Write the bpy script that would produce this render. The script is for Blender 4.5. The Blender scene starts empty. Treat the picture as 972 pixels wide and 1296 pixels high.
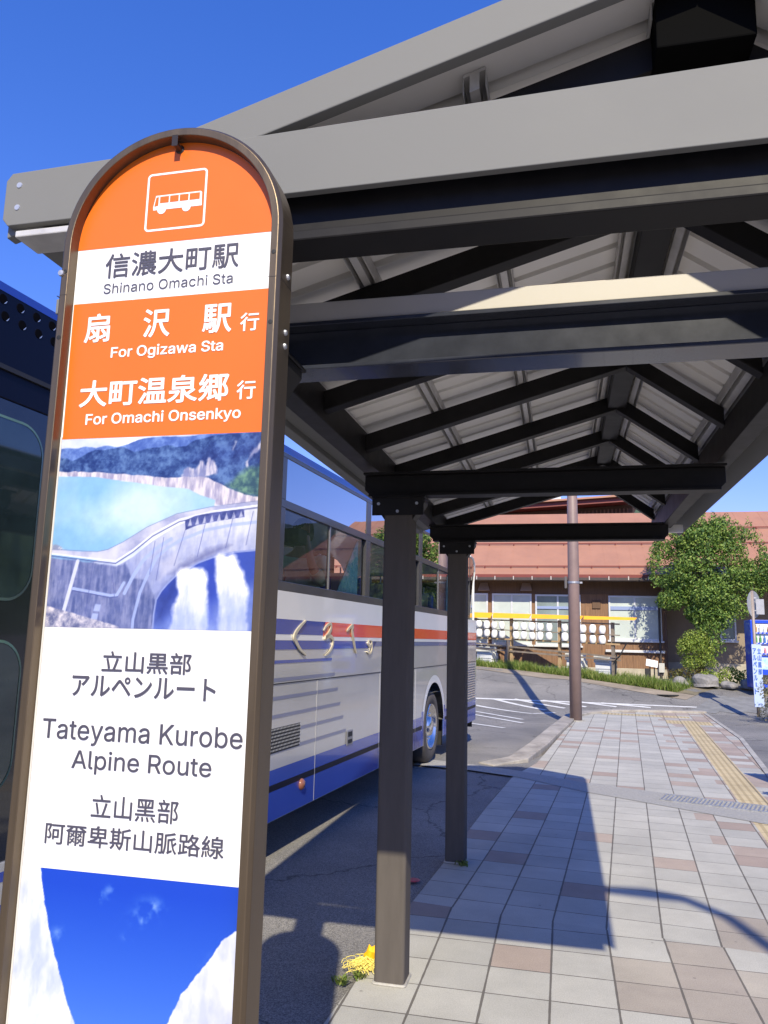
import bpy, bmesh, math, random
from mathutils import Vector, Matrix
from mathutils.geometry import interpolate_bezier, tessellate_polygon
R = math.radians
random.seed(7)
S = bpy.context.scene
COL = S.collection

# ---------------------------------------------------------------- camera
YAW, PITCH, ROLL = R(13.11), R(9.336), R(1.3)
fw = Vector((-math.sin(YAW)*math.cos(PITCH), math.cos(YAW)*math.cos(PITCH), math.sin(PITCH)))
r0 = Vector((math.cos(YAW), math.sin(YAW), 0))
u0 = r0.cross(fw)
cr = math.cos(ROLL)*r0 + math.sin(ROLL)*u0
cu = -math.sin(ROLL)*r0 + math.cos(ROLL)*u0
cd = bpy.data.cameras.new('camera'); cam = bpy.data.objects.new('camera', cd); COL.objects.link(cam)
m3 = Matrix((cr, cu, -fw)).transposed()
cam.matrix_world = Matrix.Translation((0, 0, 1.6)) @ m3.to_4x4()
cd.sensor_fit = 'VERTICAL'; cd.sensor_height = 36; cd.sensor_width = 27; cd.lens = 973/1296*36
cd.clip_start = 0.05; cd.clip_end = 3000
S.camera = cam

# ---------------------------------------------------------------- light
SUN = Vector((0.285, -1.235, 1.0)).normalized()          # towards the sun: behind the photographer
w = bpy.data.worlds.new('World'); S.world = w; w.use_nodes = True
nt = w.node_tree; bg = nt.nodes['Background']
sky = nt.nodes.new('ShaderNodeTexSky'); sky.sky_type = 'NISHITA'; sky.sun_disc = False
sky.sun_elevation = math.asin(SUN.z); sky.sun_rotation = math.atan2(SUN.x, SUN.y)
sky.altitude = 700; sky.air_density = 1.0; sky.dust_density = 0.1; sky.ozone_density = 4.0
sc_ = nt.nodes.new('ShaderNodeSeparateColor'); cc_ = nt.nodes.new('ShaderNodeCombineColor'); nt.links.new(sky.outputs[0], sc_.inputs[0])
for i_, (ga, ex) in enumerate(((.63, 1.33), (.43, .93), (.73, .75))):      # a camera's colour response to the clear sky
    pw = nt.nodes.new('ShaderNodeMath'); pw.operation = 'POWER'; pw.inputs[1].default_value = ex
    pre = nt.nodes.new('ShaderNodeMath'); pre.operation = 'MULTIPLY'; pre.inputs[1].default_value = .15
    ml = nt.nodes.new('ShaderNodeMath'); ml.operation = 'MULTIPLY'; ml.inputs[1].default_value = ga/.15
    nt.links.new(sc_.outputs[i_], pre.inputs[0]); nt.links.new(pre.outputs[0], pw.inputs[0]); nt.links.new(pw.outputs[0], ml.inputs[0]); nt.links.new(ml.outputs[0], cc_.inputs[i_])
nt.links.new(cc_.outputs[0], bg.inputs[0])
bg.inputs[1].default_value = 0.15
sd = bpy.data.lights.new('sun', 'SUN'); sd.energy = 2.95; sd.angle = R(0.53); sd.color = (1.0, 0.905, 0.70)
so = bpy.data.objects.new('sun', sd); COL.objects.link(so)
so.rotation_euler = SUN.to_track_quat('Z', 'Y').to_euler()
S.view_settings.view_transform = 'Standard'; S.view_settings.look = 'None'
S.view_settings.exposure = 1.05; S.view_settings.gamma = 1.0
S.cycles.max_bounces = 8; S.cycles.use_denoising = True
S.cycles.sample_clamp_indirect = 6

# ---------------------------------------------------------------- materials
MC = {}
def srgb(r, g, b):
    f = lambda c: (c/255/12.92) if c/255 <= .04045 else ((c/255+.055)/1.055)**2.4
    return (f(r), f(g), f(b))
def mat(name, col, rough=.5, metal=0., var=0., scale=8., bump=0., bscale=60., spec=.5, coat=0., col2=None, aniso=None, emis=None, dirt=0.):
    """principled material whose colour wanders with object-space noise"""
    if name in MC: return MC[name]
    m = bpy.data.materials.new(name); m.use_nodes = True; MC[name] = m
    t = m.node_tree; b = t.nodes['Principled BSDF']; L = t.links.new
    b.inputs['Base Color'].default_value = (*col, 1); b.inputs['Roughness'].default_value = rough
    b.inputs['Metallic'].default_value = metal; b.inputs['Specular IOR Level'].default_value = spec
    if coat: b.inputs['Coat Weight'].default_value = coat; b.inputs['Coat Roughness'].default_value = .04
    tc = t.nodes.new('ShaderNodeTexCoord')
    src = tc.outputs['Object']
    if aniso:
        mp = t.nodes.new('ShaderNodeMapping'); mp.inputs['Scale'].default_value = aniso
        L(src, mp.inputs[0]); src = mp.outputs[0]
    if var or col2:
        n = t.nodes.new('ShaderNodeTexNoise'); n.inputs['Scale'].default_value = scale; n.inputs['Detail'].default_value = 6; n.inputs['Roughness'].default_value = .65
        L(src, n.inputs['Vector'])
        rp = t.nodes.new('ShaderNodeValToRGB'); L(n.outputs['Fac'], rp.inputs[0])
        c2 = col2 or tuple(min(1, c*(1+var)) for c in col); c1 = col if col2 else tuple(c*(1-var) for c in col)
        rp.color_ramp.elements[0].position = .32; rp.color_ramp.elements[1].position = .68
        rp.color_ramp.elements[0].color = (*c1, 1); rp.color_ramp.elements[1].color = (*c2, 1)
        out = rp.outputs[0]
        if dirt:
            n2 = t.nodes.new('ShaderNodeTexNoise'); n2.inputs['Scale'].default_value = scale*6; n2.inputs['Detail'].default_value = 8
            L(src, n2.inputs['Vector'])
            mr = t.nodes.new('ShaderNodeMapRange'); mr.inputs[1].default_value = .5; mr.inputs[2].default_value = .8; mr.inputs[4].default_value = dirt
            L(n2.outputs['Fac'], mr.inputs[0])
            mx = t.nodes.new('ShaderNodeMixRGB'); mx.inputs[2].default_value = (.16, .13, .10, 1)
            L(mr.outputs[0], mx.inputs[0]); L(out, mx.inputs[1]); out = mx.outputs[0]
        L(out, b.inputs['Base Color'])
        rr = t.nodes.new('ShaderNodeMapRange'); rr.inputs[3].default_value = max(0.02, rough*.8); rr.inputs[4].default_value = min(1, rough*1.25)
        L(n.outputs['Fac'], rr.inputs[0]); L(rr.outputs[0], b.inputs['Roughness'])
    if bump:
        n = t.nodes.new('ShaderNodeTexNoise'); n.inputs['Scale'].default_value = bscale; n.inputs['Detail'].default_value = 5
        L(src, n.inputs['Vector'])
        bp = t.nodes.new('ShaderNodeBump'); bp.inputs['Strength'].default_value = bump; bp.inputs['Distance'].default_value = .01
        L(n.outputs['Fac'], bp.inputs['Height']); L(bp.outputs[0], b.inputs['Normal'])
    if emis:
        b.inputs['Emission Color'].default_value = (*col, 1); b.inputs['Emission Strength'].default_value = emis
    return m
def glass(name, tint, refl=1.0, ior=1.6, rough=.0, base=0.):
    if name in MC: return MC[name]
    m = bpy.data.materials.new(name); m.use_nodes = True; MC[name] = m
    t = m.node_tree; t.nodes.remove(t.nodes['Principled BSDF']); L = t.links.new
    tr = t.nodes.new('ShaderNodeBsdfTransparent'); tr.inputs[0].default_value = (*tint, 1)
    gl = t.nodes.new('ShaderNodeBsdfGlossy'); gl.inputs['Roughness'].default_value = rough; gl.inputs[0].default_value = (refl, refl, refl, 1)
    fr = t.nodes.new('ShaderNodeFresnel'); fr.inputs[0].default_value = ior
    tc = t.nodes.new('ShaderNodeTexCoord'); nz = t.nodes.new('ShaderNodeTexNoise'); nz.inputs['Scale'].default_value = 1.6
    bp = t.nodes.new('ShaderNodeBump'); bp.inputs['Strength'].default_value = .03; bp.inputs['Distance'].default_value = .02
    L(tc.outputs['Object'], nz.inputs['Vector']); L(nz.outputs['Fac'], bp.inputs['Height']); L(bp.outputs[0], gl.inputs['Normal'])
    ad = t.nodes.new('ShaderNodeMath'); ad.operation = 'ADD'; ad.use_clamp = True; ad.inputs[1].default_value = base
    mx = t.nodes.new('ShaderNodeMixShader'); L(fr.outputs[0], ad.inputs[0]); L(ad.outputs[0], mx.inputs[0]); L(tr.outputs[0], mx.inputs[1]); L(gl.outputs[0], mx.inputs[2])
    L(mx.outputs[0], t.nodes['Material Output'].inputs[0])
    return m

# ---------------------------------------------------------------- mesh builder
class MB:
    def __init__(s): s.v = []; s.f = []; s.mi = []; s.cur = 0
    def add(s, vs, fs):
        o = len(s.v); s.v += [tuple(p) for p in vs]
        for f in fs: s.f.append([i+o for i in f]); s.mi.append(s.cur)
        return s
    def box(s, x0, x1, y0, y1, z0, z1):
        s.add([(x0,y0,z0),(x1,y0,z0),(x1,y1,z0),(x0,y1,z0),(x0,y0,z1),(x1,y0,z1),(x1,y1,z1),(x0,y1,z1)],
              [(0,3,2,1),(4,5,6,7),(0,1,5,4),(1,2,6,5),(2,3,7,6),(3,0,4,7)]); return s
    def prism(s, prof, a, b, axis='y'):
        """closed 2D profile extruded from a to b along an axis; profile in the two other coordinates"""
        n = len(prof)
        def P(p, t): return {'y': (p[0], t, p[1]), 'x': (t, p[0], p[1]), 'z': (p[0], p[1], t)}[axis]
        s.add([P(p, a) for p in prof]+[P(p, b) for p in prof],
              [tuple(range(n))[::-1], tuple(range(n, 2*n))]+[(i, (i+1) % n, n+(i+1) % n, n+i) for i in range(n)]); return s
    def tube(s, pts, rad, n=10, cap=True):
        pts = [Vector(p) for p in pts]; rs = rad if isinstance(rad, (list, tuple)) else [rad]*len(pts)
        vs = []; fs = []
        for i, p in enumerate(pts):
            d = (pts[min(i+1, len(pts)-1)]-pts[max(i-1, 0)]).normalized()
            a = Vector((0, 0, 1)) if abs(d.z) < .9 else Vector((1, 0, 0))
            u = d.cross(a).normalized(); v = d.cross(u)
            for k in range(n):
                an = 2*math.pi*k/n; vs.append(p+rs[i]*(u*math.cos(an)+v*math.sin(an)))
        for i in range(len(pts)-1):
            for k in range(n): fs.append((i*n+k, i*n+(k+1) % n, (i+1)*n+(k+1) % n, (i+1)*n+k))
        if cap: fs += [tuple(range(n))[::-1], tuple(range((len(pts)-1)*n, len(pts)*n))]
        s.add(vs, fs); return s
    def lathe(s, prof, c, axis='z', n=24):
        vs = []; fs = []
        for (r, h) in prof:
            for k in range(n):
                a = 2*math.pi*k/n; p = (r*math.cos(a), r*math.sin(a), h)
                if axis == 'x': p = (h, r*math.cos(a), r*math.sin(a))
                if axis == 'y': p = (r*math.cos(a), h, r*math.sin(a))
                vs.append((c[0]+p[0], c[1]+p[1], c[2]+p[2]))
        for i in range(len(prof)-1):
            for k in range(n): fs.append((i*n+k, i*n+(k+1) % n, (i+1)*n+(k+1) % n, (i+1)*n+k))
        s.add(vs, fs); return s
    def poly(s, pts): s.add(pts, [tuple(range(len(pts)))]); return s
    def build(s, name, m, parent=None, off=None, smooth=False, bevel=0, bseg=2, sub=0):
        me = bpy.data.meshes.new(name)
        o = Vector(off) if off is not None else (Vector(parent['base']) if parent is not None and 'base' in parent else Vector((0, 0, 0)))
        me.from_pydata([tuple(Vector(p)-o) for p in s.v], [], s.f)
        for mm in (m if isinstance(m, list) else [m]): me.materials.append(mm)
        for p, i in zip(me.polygons, s.mi): p.material_index = i
        bm = bmesh.new(); bm.from_mesh(me); bmesh.ops.recalc_face_normals(bm, faces=bm.faces); bm.to_mesh(me); bm.free()
        ob = bpy.data.objects.new(name, me); COL.objects.link(ob)
        if parent is not None: ob.parent = parent
        else: ob.location = o
        if smooth:
            for p in me.polygons: p.use_smooth = True
        if bevel:
            b = ob.modifiers.new('bevel', 'BEVEL'); b.width = bevel; b.segments = bseg; b.limit_method = 'ANGLE'; b.angle_limit = R(40)
        if sub:
            b = ob.modifiers.new('sub', 'SUBSURF'); b.levels = sub; b.render_levels = sub
        return ob
def pieces(mb, name, m, parent=None, **kw):
    """builds every loose piece of a builder as an object of its own"""
    par = list(range(len(mb.v)))
    def find(i):
        while par[i] != i: par[i] = par[par[i]]; i = par[i]
        return i
    for f in mb.f:
        for i in f[1:]: par[find(i)] = find(f[0])
    groups = {}
    for k, f in enumerate(mb.f): groups.setdefault(find(f[0]), []).append(k)
    for ks in groups.values():
        ids = sorted({i for k in ks for i in mb.f[k]}); ix = {i: j for j, i in enumerate(ids)}
        q = MB(); q.add([mb.v[i] for i in ids], [[ix[i] for i in mb.f[k]] for k in ks]); q.build(name, m, parent, **kw)
def tag(o, label=None, cat=None, group=None, kind=None):
    if label: o['label'] = label
    if cat: o['category'] = cat
    if group: o['group'] = group
    if kind: o['kind'] = kind
    return o
def empty(name, loc, rz=0, local=False):
    """a thing's base; its parts are given in world coordinates (base property) or in its own (local)"""
    o = bpy.data.objects.new(name, None); COL.objects.link(o); o.location = loc; o.rotation_euler = (0, 0, rz)
    o.empty_display_size = .1
    if not local: o['base'] = tuple(loc)
    return o
def smooth01(t): t = max(0., min(1., t)); return t*t*(3-2*t)
import os
def font(fn):
    try: return bpy.data.fonts.load(os.path.join(bpy.utils.system_resource('DATAFILES', path='fonts'), fn))
    except Exception: return None
FNT = {'latin': font('Inter.woff2'), 'cjk': font('Noto Sans CJK Regular.woff2')}     # fonts that ship with Blender
def text_mesh(name, txt, m, x0, x1, z0, z1, y, parent, bold=0.):
    """lettering in the plane y, fitted to a box, as one thin mesh; bold = extra stroke weight"""
    cu_ = bpy.data.curves.new('text', 'FONT'); cu_.body = txt; cu_.resolution_u = 4
    f_ = FNT['latin' if ord(txt[0]) < 256 else 'cjk']
    if f_: cu_.font = f_
    ob = bpy.data.objects.new('text', cu_); COL.objects.link(ob)
    bpy.context.view_layer.update()
    cv = ob.to_curve(bpy.context.evaluated_depsgraph_get())
    loops = []
    for sp_ in cv.splines:
        L_ = []; bp_ = sp_.bezier_points
        if len(bp_):
            for i in range(len(bp_)):
                p_, q_ = bp_[i], bp_[(i+1) % len(bp_)]
                L_ += interpolate_bezier(p_.co, p_.handle_right, q_.handle_left, q_.co, 6)[:-1]
        else: L_ = [Vector(q.co[:3]) for q in sp_.points]
        K_ = []
        for q in L_:
            if not K_ or (q-K_[-1]).length > 1e-5: K_.append(Vector((q.x, q.y, 0)))
        if len(K_) > 2: loops.append(K_)
    def split(L_):
        n = len(L_)
        for i in range(n):
            a_, b_ = L_[i], L_[(i+1) % n]
            for j in range(i+2, n):
                if i == 0 and j == n-1: continue
                c_, d_ = L_[j], L_[(j+1) % n]
                r_, q_ = b_-a_, d_-c_; den = r_.x*q_.y-r_.y*q_.x
                if abs(den) < 1e-14: continue
                t_ = ((c_.x-a_.x)*q_.y-(c_.y-a_.y)*q_.x)/den; u_ = ((c_.x-a_.x)*r_.y-(c_.y-a_.y)*r_.x)/den
                if 1e-6 < t_ < 1-1e-6 and 1e-6 < u_ < 1-1e-6:
                    X_ = a_+r_*t_
                    return split([X_]+L_[i+1:j+1])+split([X_]+L_[j+1:]+L_[:i+1])
        return [L_] if n > 2 else []
    loops = [q for L_ in loops for q in split(L_)]
    ob.to_curve_clear(); bpy.data.objects.remove(ob)
    area = lambda L_: sum(p.x*q.y-q.x*p.y for p, q in zip(L_, L_[1:]+L_[:1]))/2
    sg_ = 1 if area(max(loops, key=lambda L_: abs(area(L_)))) > 0 else -1
    def inside(pt, L_):
        c = False
        for p, q in zip(L_, L_[1:]+L_[:1]):
            if (p.y > pt.y) != (q.y > pt.y) and pt.x < (q.x-p.x)*(pt.y-p.y)/(q.y-p.y)+p.x: c = not c
        return c
    outs = [[L_] for L_ in loops if area(L_)*sg_ > 0]
    for L_ in loops:
        if area(L_)*sg_ > 0: continue
        c_ = [o for o in outs if inside(L_[0], o[0]) and abs(area(o[0])) > abs(area(L_))]
        if c_: min(c_, key=lambda o: abs(area(o[0]))).append(L_)
    vs, fs, dep = [], [], []
    for n_, o in enumerate(outs):
        k0 = len(vs); flat = [q for L_ in o for q in L_]
        vs += flat; dep += [n_ % 4]*len(flat)
        fs += [[k0+i for i in t_] for t_ in tessellate_polygon(o)]
    xs = [v.x for v in vs]; ys = [v.y for v in vs]
    ax, bx, ay, by = min(xs), max(xs), min(ys), max(ys)
    x0 += bold; x1 -= bold; z0 += bold; z1 -= bold
    P = [((v.x-ax)/(bx-ax)*(x1-x0)+x0, (v.y-ay)/(by-ay)*(z1-z0)+z0) for v in vs]
    sh_ = [(0, 0)]+([(bold*math.cos(2*math.pi*k/10), bold*math.sin(2*math.pi*k/10)) for k in range(10)] if bold else [])
    mb = MB()
    for k, (dx, dz) in enumerate(sh_): mb.add([(p[0]+dx, y-.00003*k-.000006*d_, p[1]+dz) for p, d_ in zip(P, dep)], fs)
    me = bpy.data.meshes.new(name); me.from_pydata(mb.v, [], mb.f); me.materials.append(m)
    o = bpy.data.objects.new(name, me); COL.objects.link(o); o.parent = parent
    return o

# ================================================================ THE GROUND
def ground_z(x, y):
    z = -.016 - .09*smooth01((y-10.6)/3)*(1-smooth01((y-20)/4))
    xx = max(-8., min(9., x))
    return z + smooth01((y-19.3)/6)*(.66-.045*xx) - (0.0 if y < 27 else 0)
def asphalt_mat():
    m = bpy.data.materials.new('asphalt'); m.use_nodes = True; t = m.node_tree; L = t.links.new; b = t.nodes['Principled BSDF']
    tc = t.nodes.new('ShaderNodeTexCoord')
    def noise(sc, det=6, ro=.6):
        n = t.nodes.new('ShaderNodeTexNoise'); n.inputs['Scale'].default_value = sc; n.inputs['Detail'].default_value = det; n.inputs['Roughness'].default_value = ro
        L(tc.outputs['Object'], n.inputs['Vector']); return n
    def ramp(src, p0, c0, p1, c1):
        r = t.nodes.new('ShaderNodeValToRGB'); L(src, r.inputs[0]); e = r.color_ramp.elements
        e[0].position = p0; e[0].color = (*c0, 1); e[1].position = p1; e[1].color = (*c1, 1); return r
    big = ramp(noise(.55, 8).outputs['Fac'], .33, (.165, .162, .16), .68, (.28, .27, .255))
    fine = ramp(noise(150, 2).outputs['Fac'], .36, (.5, .5, .5), .66, (1.5, 1.47, 1.42))
    mx = t.nodes.new('ShaderNodeMixRGB'); mx.blend_type = 'MULTIPLY'; mx.inputs[0].default_value = 1
    L(big.outputs[0], mx.inputs[1]); L(fine.outputs[0], mx.inputs[2])
    # thin cracks that follow a distorted cell pattern
    vo = t.nodes.new('ShaderNodeTexVoronoi'); vo.feature = 'DISTANCE_TO_EDGE'; vo.inputs['Scale'].default_value = .45
    dn = noise(1.7, 4); am = t.nodes.new('ShaderNodeVectorMath'); am.operation = 'MULTIPLY_ADD'; am.inputs[1].default_value = (.9, .9, .9)
    L(dn.outputs['Color'], am.inputs[0]); L(tc.outputs['Object'], am.inputs[2]); L(am.outputs[0], vo.inputs['Vector'])
    cr_ = ramp(vo.outputs['Distance'], .003, (.35, .34, .33), .009, (1, 1, 1))
    m2 = t.nodes.new('ShaderNodeMixRGB'); m2.blend_type = 'MULTIPLY'; m2.inputs[0].default_value = .8
    L(mx.outputs[0], m2.inputs[1]); L(cr_.outputs[0], m2.inputs[2])
    L(m2.outputs[0], b.inputs['Base Color']); b.inputs['Roughness'].default_value = .82
    bp = t.nodes.new('ShaderNodeBump'); bp.inputs['Strength'].default_value = .5; bp.inputs['Distance'].default_value = .006
    L(noise(120, 3).outputs['Fac'], bp.inputs['Height']); L(bp.outputs[0], b.inputs['Normal'])
    return m
ASPH = asphalt_mat()
def axis_lines(a, b, fine0, fine1, step):
    L = []; x = fine0
    while x <= fine1+1e-6: L.append(round(x, 4)); x += step
    d = step
    while L[0] > a: d *= 1.6; L.insert(0, max(a, L[0]-d))
    d = step
    while L[-1] < b: d *= 1.6; L.append(min(b, L[-1]+d))
    return L
gx = axis_lines(-700, 700, -9, 11, .5); gy = axis_lines(-700, 700, -3, 34, .4)
mb = MB(); nx = len(gx)
mb.add([(x, y, ground_z(x, y)) for y in gy for x in gx],
       [(j*nx+i, j*nx+i+1, (j+1)*nx+i+1, (j+1)*nx+i) for j in range(len(gy)-1) for i in range(nx-1)])
tag(mb.build('road', ASPH, smooth=True), kind='structure')

# --- pavement of 300 mm pavers: two fields laid in slightly different directions, with a tactile strip
TA = R(4.4)
def pavement_mat():
    m = bpy.data.materials.new('pavers'); m.use_nodes = True; t = m.node_tree; L = t.links.new; b = t.nodes['Principled BSDF']
    N = t.nodes.new
    def M(op, a, c=None, d=None):
        n = N('ShaderNodeMath'); n.operation = op
        for i, q in enumerate((a, c, d)):
            if q is None: continue
            if isinstance(q, (int, float)): n.inputs[i].default_value = q
            else: L(q, n.inputs[i])
        return n.outputs[0]
    tc = N('ShaderNodeTexCoord'); sp = N('ShaderNodeSeparateXYZ'); L(tc.outputs['Object'], sp.inputs[0])
    X, Y = sp.outputs[0], sp.outputs[1]
    # far field: axes turned 4.4 degrees
    fx = M('SUBTRACT', M('MULTIPLY', X, math.cos(TA)), M('MULTIPLY', Y, math.sin(TA)))
    fy = M('ADD', M('MULTIPLY', X, math.sin(TA)), M('MULTIPLY', Y, math.cos(TA)))
    side = M('LESS_THAN', M('ADD', Y, M('MULTIPLY', X, .135)), 4.88)      # 1 = near field
    def mixv(a, c): return M('ADD', M('MULTIPLY', a, M('SUBTRACT', 1, side)), M('MULTIPLY', c, side))
    ux = M('DIVIDE', M('ADD', mixv(fx, M('ADD', X, -.376)), 30.155), .3); uy = M('DIVIDE', M('ADD', mixv(fy, Y), 30.03), .3)
    ix, iy = M('FLOOR', ux), M('FLOOR', uy)
    gxx, gyy = M('FRACT', ux), M('FRACT', uy)
    def edge(f): return M('MINIMUM', f, M('SUBTRACT', 1, f))
    ex, ey = edge(gxx), edge(gyy)
    jn0 = N('ShaderNodeTexNoise'); jn0.inputs['Scale'].default_value = 9; jn0.inputs['Detail'].default_value = 5; L(tc.outputs['Object'], jn0.inputs['Vector'])
    jw = M('MULTIPLY', jn0.outputs['Fac'], .02)
    jx = M('LESS_THAN', ex, M('ADD', jw, .008)); jy = M('LESS_THAN', ey, M('ADD', jw, .003))
    joint = M('MAXIMUM', jx, jy)
    cv = N('ShaderNodeCombineXYZ'); L(ix, cv.inputs[0]); L(iy, cv.inputs[1]); L(side, cv.inputs[2])
    wn = N('ShaderNodeTexWhiteNoise'); L(cv.outputs[0], wn.inputs['Vector'])
    # share of brown pavers grows towards the right-hand side
    s2 = M('SUBTRACT', fx, .62)
    prob = N('ShaderNodeMapRange'); L(s2, prob.inputs[0]); prob.inputs[1].default_value = -.05; prob.inputs[2].default_value = .35
    prob.inputs[3].default_value = .13; prob.inputs[4].default_value = .55
    # brown apron at the right, near the camera and beyond the drain
    xc_ = M('ADD', M('MULTIPLY', ix, .3), -30.005); yc_ = M('ADD', M('MULTIPLY', iy, .3), -29.88)
    nearb = M('MULTIPLY', M('LESS_THAN', yc_, 5.9), M('GREATER_THAN', xc_, M('ADD', -.16, M('MULTIPLY', M('SUBTRACT', yc_, 4.2), .72))))
    farb = M('GREATER_THAN', M('SUBTRACT', fy, 12.6), M('MULTIPLY', M('SUBTRACT', 1.35, fx), 9.))
    pr = M('MAXIMUM', prob.outputs[0], M('MULTIPLY', M('MAXIMUM', nearb, farb), .74))
    brown = M('LESS_THAN', wn.outputs['Value'], pr)
    sepc = N('ShaderNodeSeparateColor'); L(wn.outputs['Color'], sepc.inputs[0])
    def mixc(f, c1, c2):
        n = N('ShaderNodeMixRGB'); L(f, n.inputs[0])
        for i, c in ((1, c1), (2, c2)):
            if isinstance(c, tuple): n.inputs[i].default_value = (*c, 1)
            else: L(c, n.inputs[i])
        return n.outputs[0]
    grey = mixc(sepc.outputs[1], (.405, .396, .355), (.485, .472, .418))
    brn = mixc(sepc.outputs[2], (.33, .26, .215), (.42, .345, .285))
    beige = mixc(sepc.outputs[2], (.36, .315, .265), (.43, .39, .325))
    brn = mixc(nearb, brn, beige)
    col = mixc(brown, grey, brn)
    # tactile strip
    fx0 = 1.35
    tact = M('MULTIPLY', M('GREATER_THAN', fx, fx0-.28), M('LESS_THAN', fx, fx0+.02))
    tact = M('MULTIPLY', tact, M('SUBTRACT', 1, side)); tact = M('MULTIPLY', tact, M('LESS_THAN', fy, 18.2))
    endt = M('MULTIPLY', M('MULTIPLY', M('GREATER_THAN', fy, 18.8), M('LESS_THAN', fy, 19.25)), M('MULTIPLY', M('GREATER_THAN', fx, -.6), M('LESS_THAN', fx, 1.3)))
    endq = M('MULTIPLY', M('MULTIPLY', M('GREATER_THAN', fy, 17.4), M('LESS_THAN', fy, 18.1)), M('MULTIPLY', M('GREATER_THAN', fx, .75), M('LESS_THAN', fx, 1.65)))
    tact = M('MAXIMUM', M('MAXIMUM', tact, endt), endq)
    bars = M('GREATER_THAN', M('FRACT', M('MULTIPLY', M('ADD', fx, .02), 13.34)), .42)
    tcol = mixc(bars, (.42, .33, .18), (.55, .45, .26))
    col = mixc(tact, col, tcol)
    nz = N('ShaderNodeTexNoise'); nz.inputs['Scale'].default_value = 1.3; nz.inputs['Detail'].default_value = 9; nz.inputs['Roughness'].default_value = .7; L(tc.outputs['Object'], nz.inputs['Vector'])
    nf = N('ShaderNodeTexNoise'); nf.inputs['Scale'].default_value = 170; nf.inputs['Detail'].default_value = 3; L(tc.outputs['Object'], nf.inputs['Vector'])
    k = M('ADD', M('MULTIPLY', M('SUBTRACT', nz.outputs['Fac'], .5), .8), M('MULTIPLY', M('SUBTRACT', nf.outputs['Fac'], .5), .7))
    mul = N('ShaderNodeMixRGB'); mul.blend_type = 'MULTIPLY'; mul.inputs[0].default_value = 1
    cc = N('ShaderNodeCombineColor'); kk = M('ADD', k, 1.0)
    for i in range(3): L(kk, cc.inputs[i])
    L(col, mul.inputs[1]); L(cc.outputs[0], mul.inputs[2])
    # scattered dark spots (old gum, dirt)
    vo = N('ShaderNodeTexVoronoi'); vo.inputs['Scale'].default_value = 5.5; vo.inputs['Randomness'].default_value = 1; L(tc.outputs['Object'], vo.inputs['Vector'])
    spot = M('MULTIPLY', M('LESS_THAN', vo.outputs['Distance'], .045), .5)
    col2 = mixc(spot, mul.outputs[0], (.14, .13, .12))
    jn = mixc(nz.outputs['Fac'], (.07, .06, .05), (.17, .155, .13))
    fin = mixc(M('MULTIPLY', joint, .92), col2, jn)
    L(fin, b.inputs['Base Color']); b.inputs['Roughness'].default_value = .78
    hgt = M('ADD', M('MULTIPLY', M('SUBTRACT', 1, joint), 1.), M('MULTIPLY', nf.outputs['Fac'], .25))
    hgt = M('ADD', hgt, M('MULTIPLY', M('MULTIPLY', bars, tact), .8))
    hgt = M('ADD', hgt, M('MULTIPLY', sepc.outputs[0], .5))
    bp = N('ShaderNodeBump'); bp.inputs['Strength'].default_value = .6; bp.inputs['Distance'].default_value = .004
    L(hgt, bp.inputs['Height']); L(bp.outputs[0], b.inputs['Normal'])
    return m
PAV = pavement_mat()
pav = [(-1.01, -6), (-1.0, 3.4), (-.965, 4.12), (-.93, 4.94), (-.87, 5.82), (-.79, 7.15), (-.69, 8.81), (-.60, 9.75),
       (-.36, 10.9), (.0, 14.87), (.33, 17.84), (.62, 18.75), (1.1, 19.35), (1.75, 19.75), (3.25, 20.1), (2.99, 15.02), (2.45, 10.73), (1.93, 4.0), (1.2, -6)]
mb = MB(); mb.prism(pav, -.2, 0., 'z'); tag(mb.build('pavement', PAV), kind='structure')
# strip of asphalt path right of the pavers, retaining edge
EDGEM = mat('concrete', (.40, .385, .35), .85, var=.22, scale=3, bump=.5, bscale=90, dirt=.5)
mb = MB(); mb.prism([(1.205, -6), (1.935, 4), (2.455, 10.73), (2.995, 15.02), (3.255, 20.1), (3.33, 20.1), (3.07, 15.02), (2.53, 10.73), (2.01, 4), (1.28, -6)], -.2, .012, 'z')
tag(mb.build('path_edge', EDGEM), kind='structure')
mb = MB(); mb.prism([(1.285, -6), (2.015, 4), (2.535, 10.73), (3.075, 15.02), (3.335, 20.1), (6, 20.3), (12, 19.2), (12, -6)], -.2, -.006, 'z')
tag(mb.build('path', ASPH), kind='structure')

# kerb: concrete blocks from the drain round the corner behind the lamp pole
kl = [(-1.02, 10.62), (-.62, 11.1), (-.40, 12.6), (-.19, 14.6), (.02, 16.5), (.16, 17.8), (.48, 18.75), (1.02, 19.5), (1.72, 19.93), (3.3, 20.28)]
def kerb_strip(wid, z0, z1):
    mb = MB(); L_, Rr = [], []
    for i, p in enumerate(kl):
        a = Vector(kl[max(i-1, 0)]); c = Vector(kl[min(i+1, len(kl)-1)]); d = (c-a).normalized(); n = Vector((-d.y, d.x))
        L_.append(Vector(p)+n*wid*.5); Rr.append(Vector(p)-n*wid*.5)
    vs = []; fs = []
    for a, c in zip(L_, Rr):
        i = len(vs)//4; k = min(1, i/1.5)
        t1 = z1*k+.0*(1-k)
        vs += [(a.x, a.y, z0), (a.x+.02*(c.x-a.x)/wid, a.y+.02*(c.y-a.y)/wid, t1), (c.x, c.y, t1), (c.x, c.y, z0)]
    for i in range(len(L_)-1):
        o = i*4
        for k in range(4): fs.append((o+k, o+(k+1) % 4, o+4+(k+1) % 4, o+4+k))
    fs += [(3, 2, 1, 0), tuple(range(len(vs)-4, len(vs)))]
    mb.add(vs, fs); return mb
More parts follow.
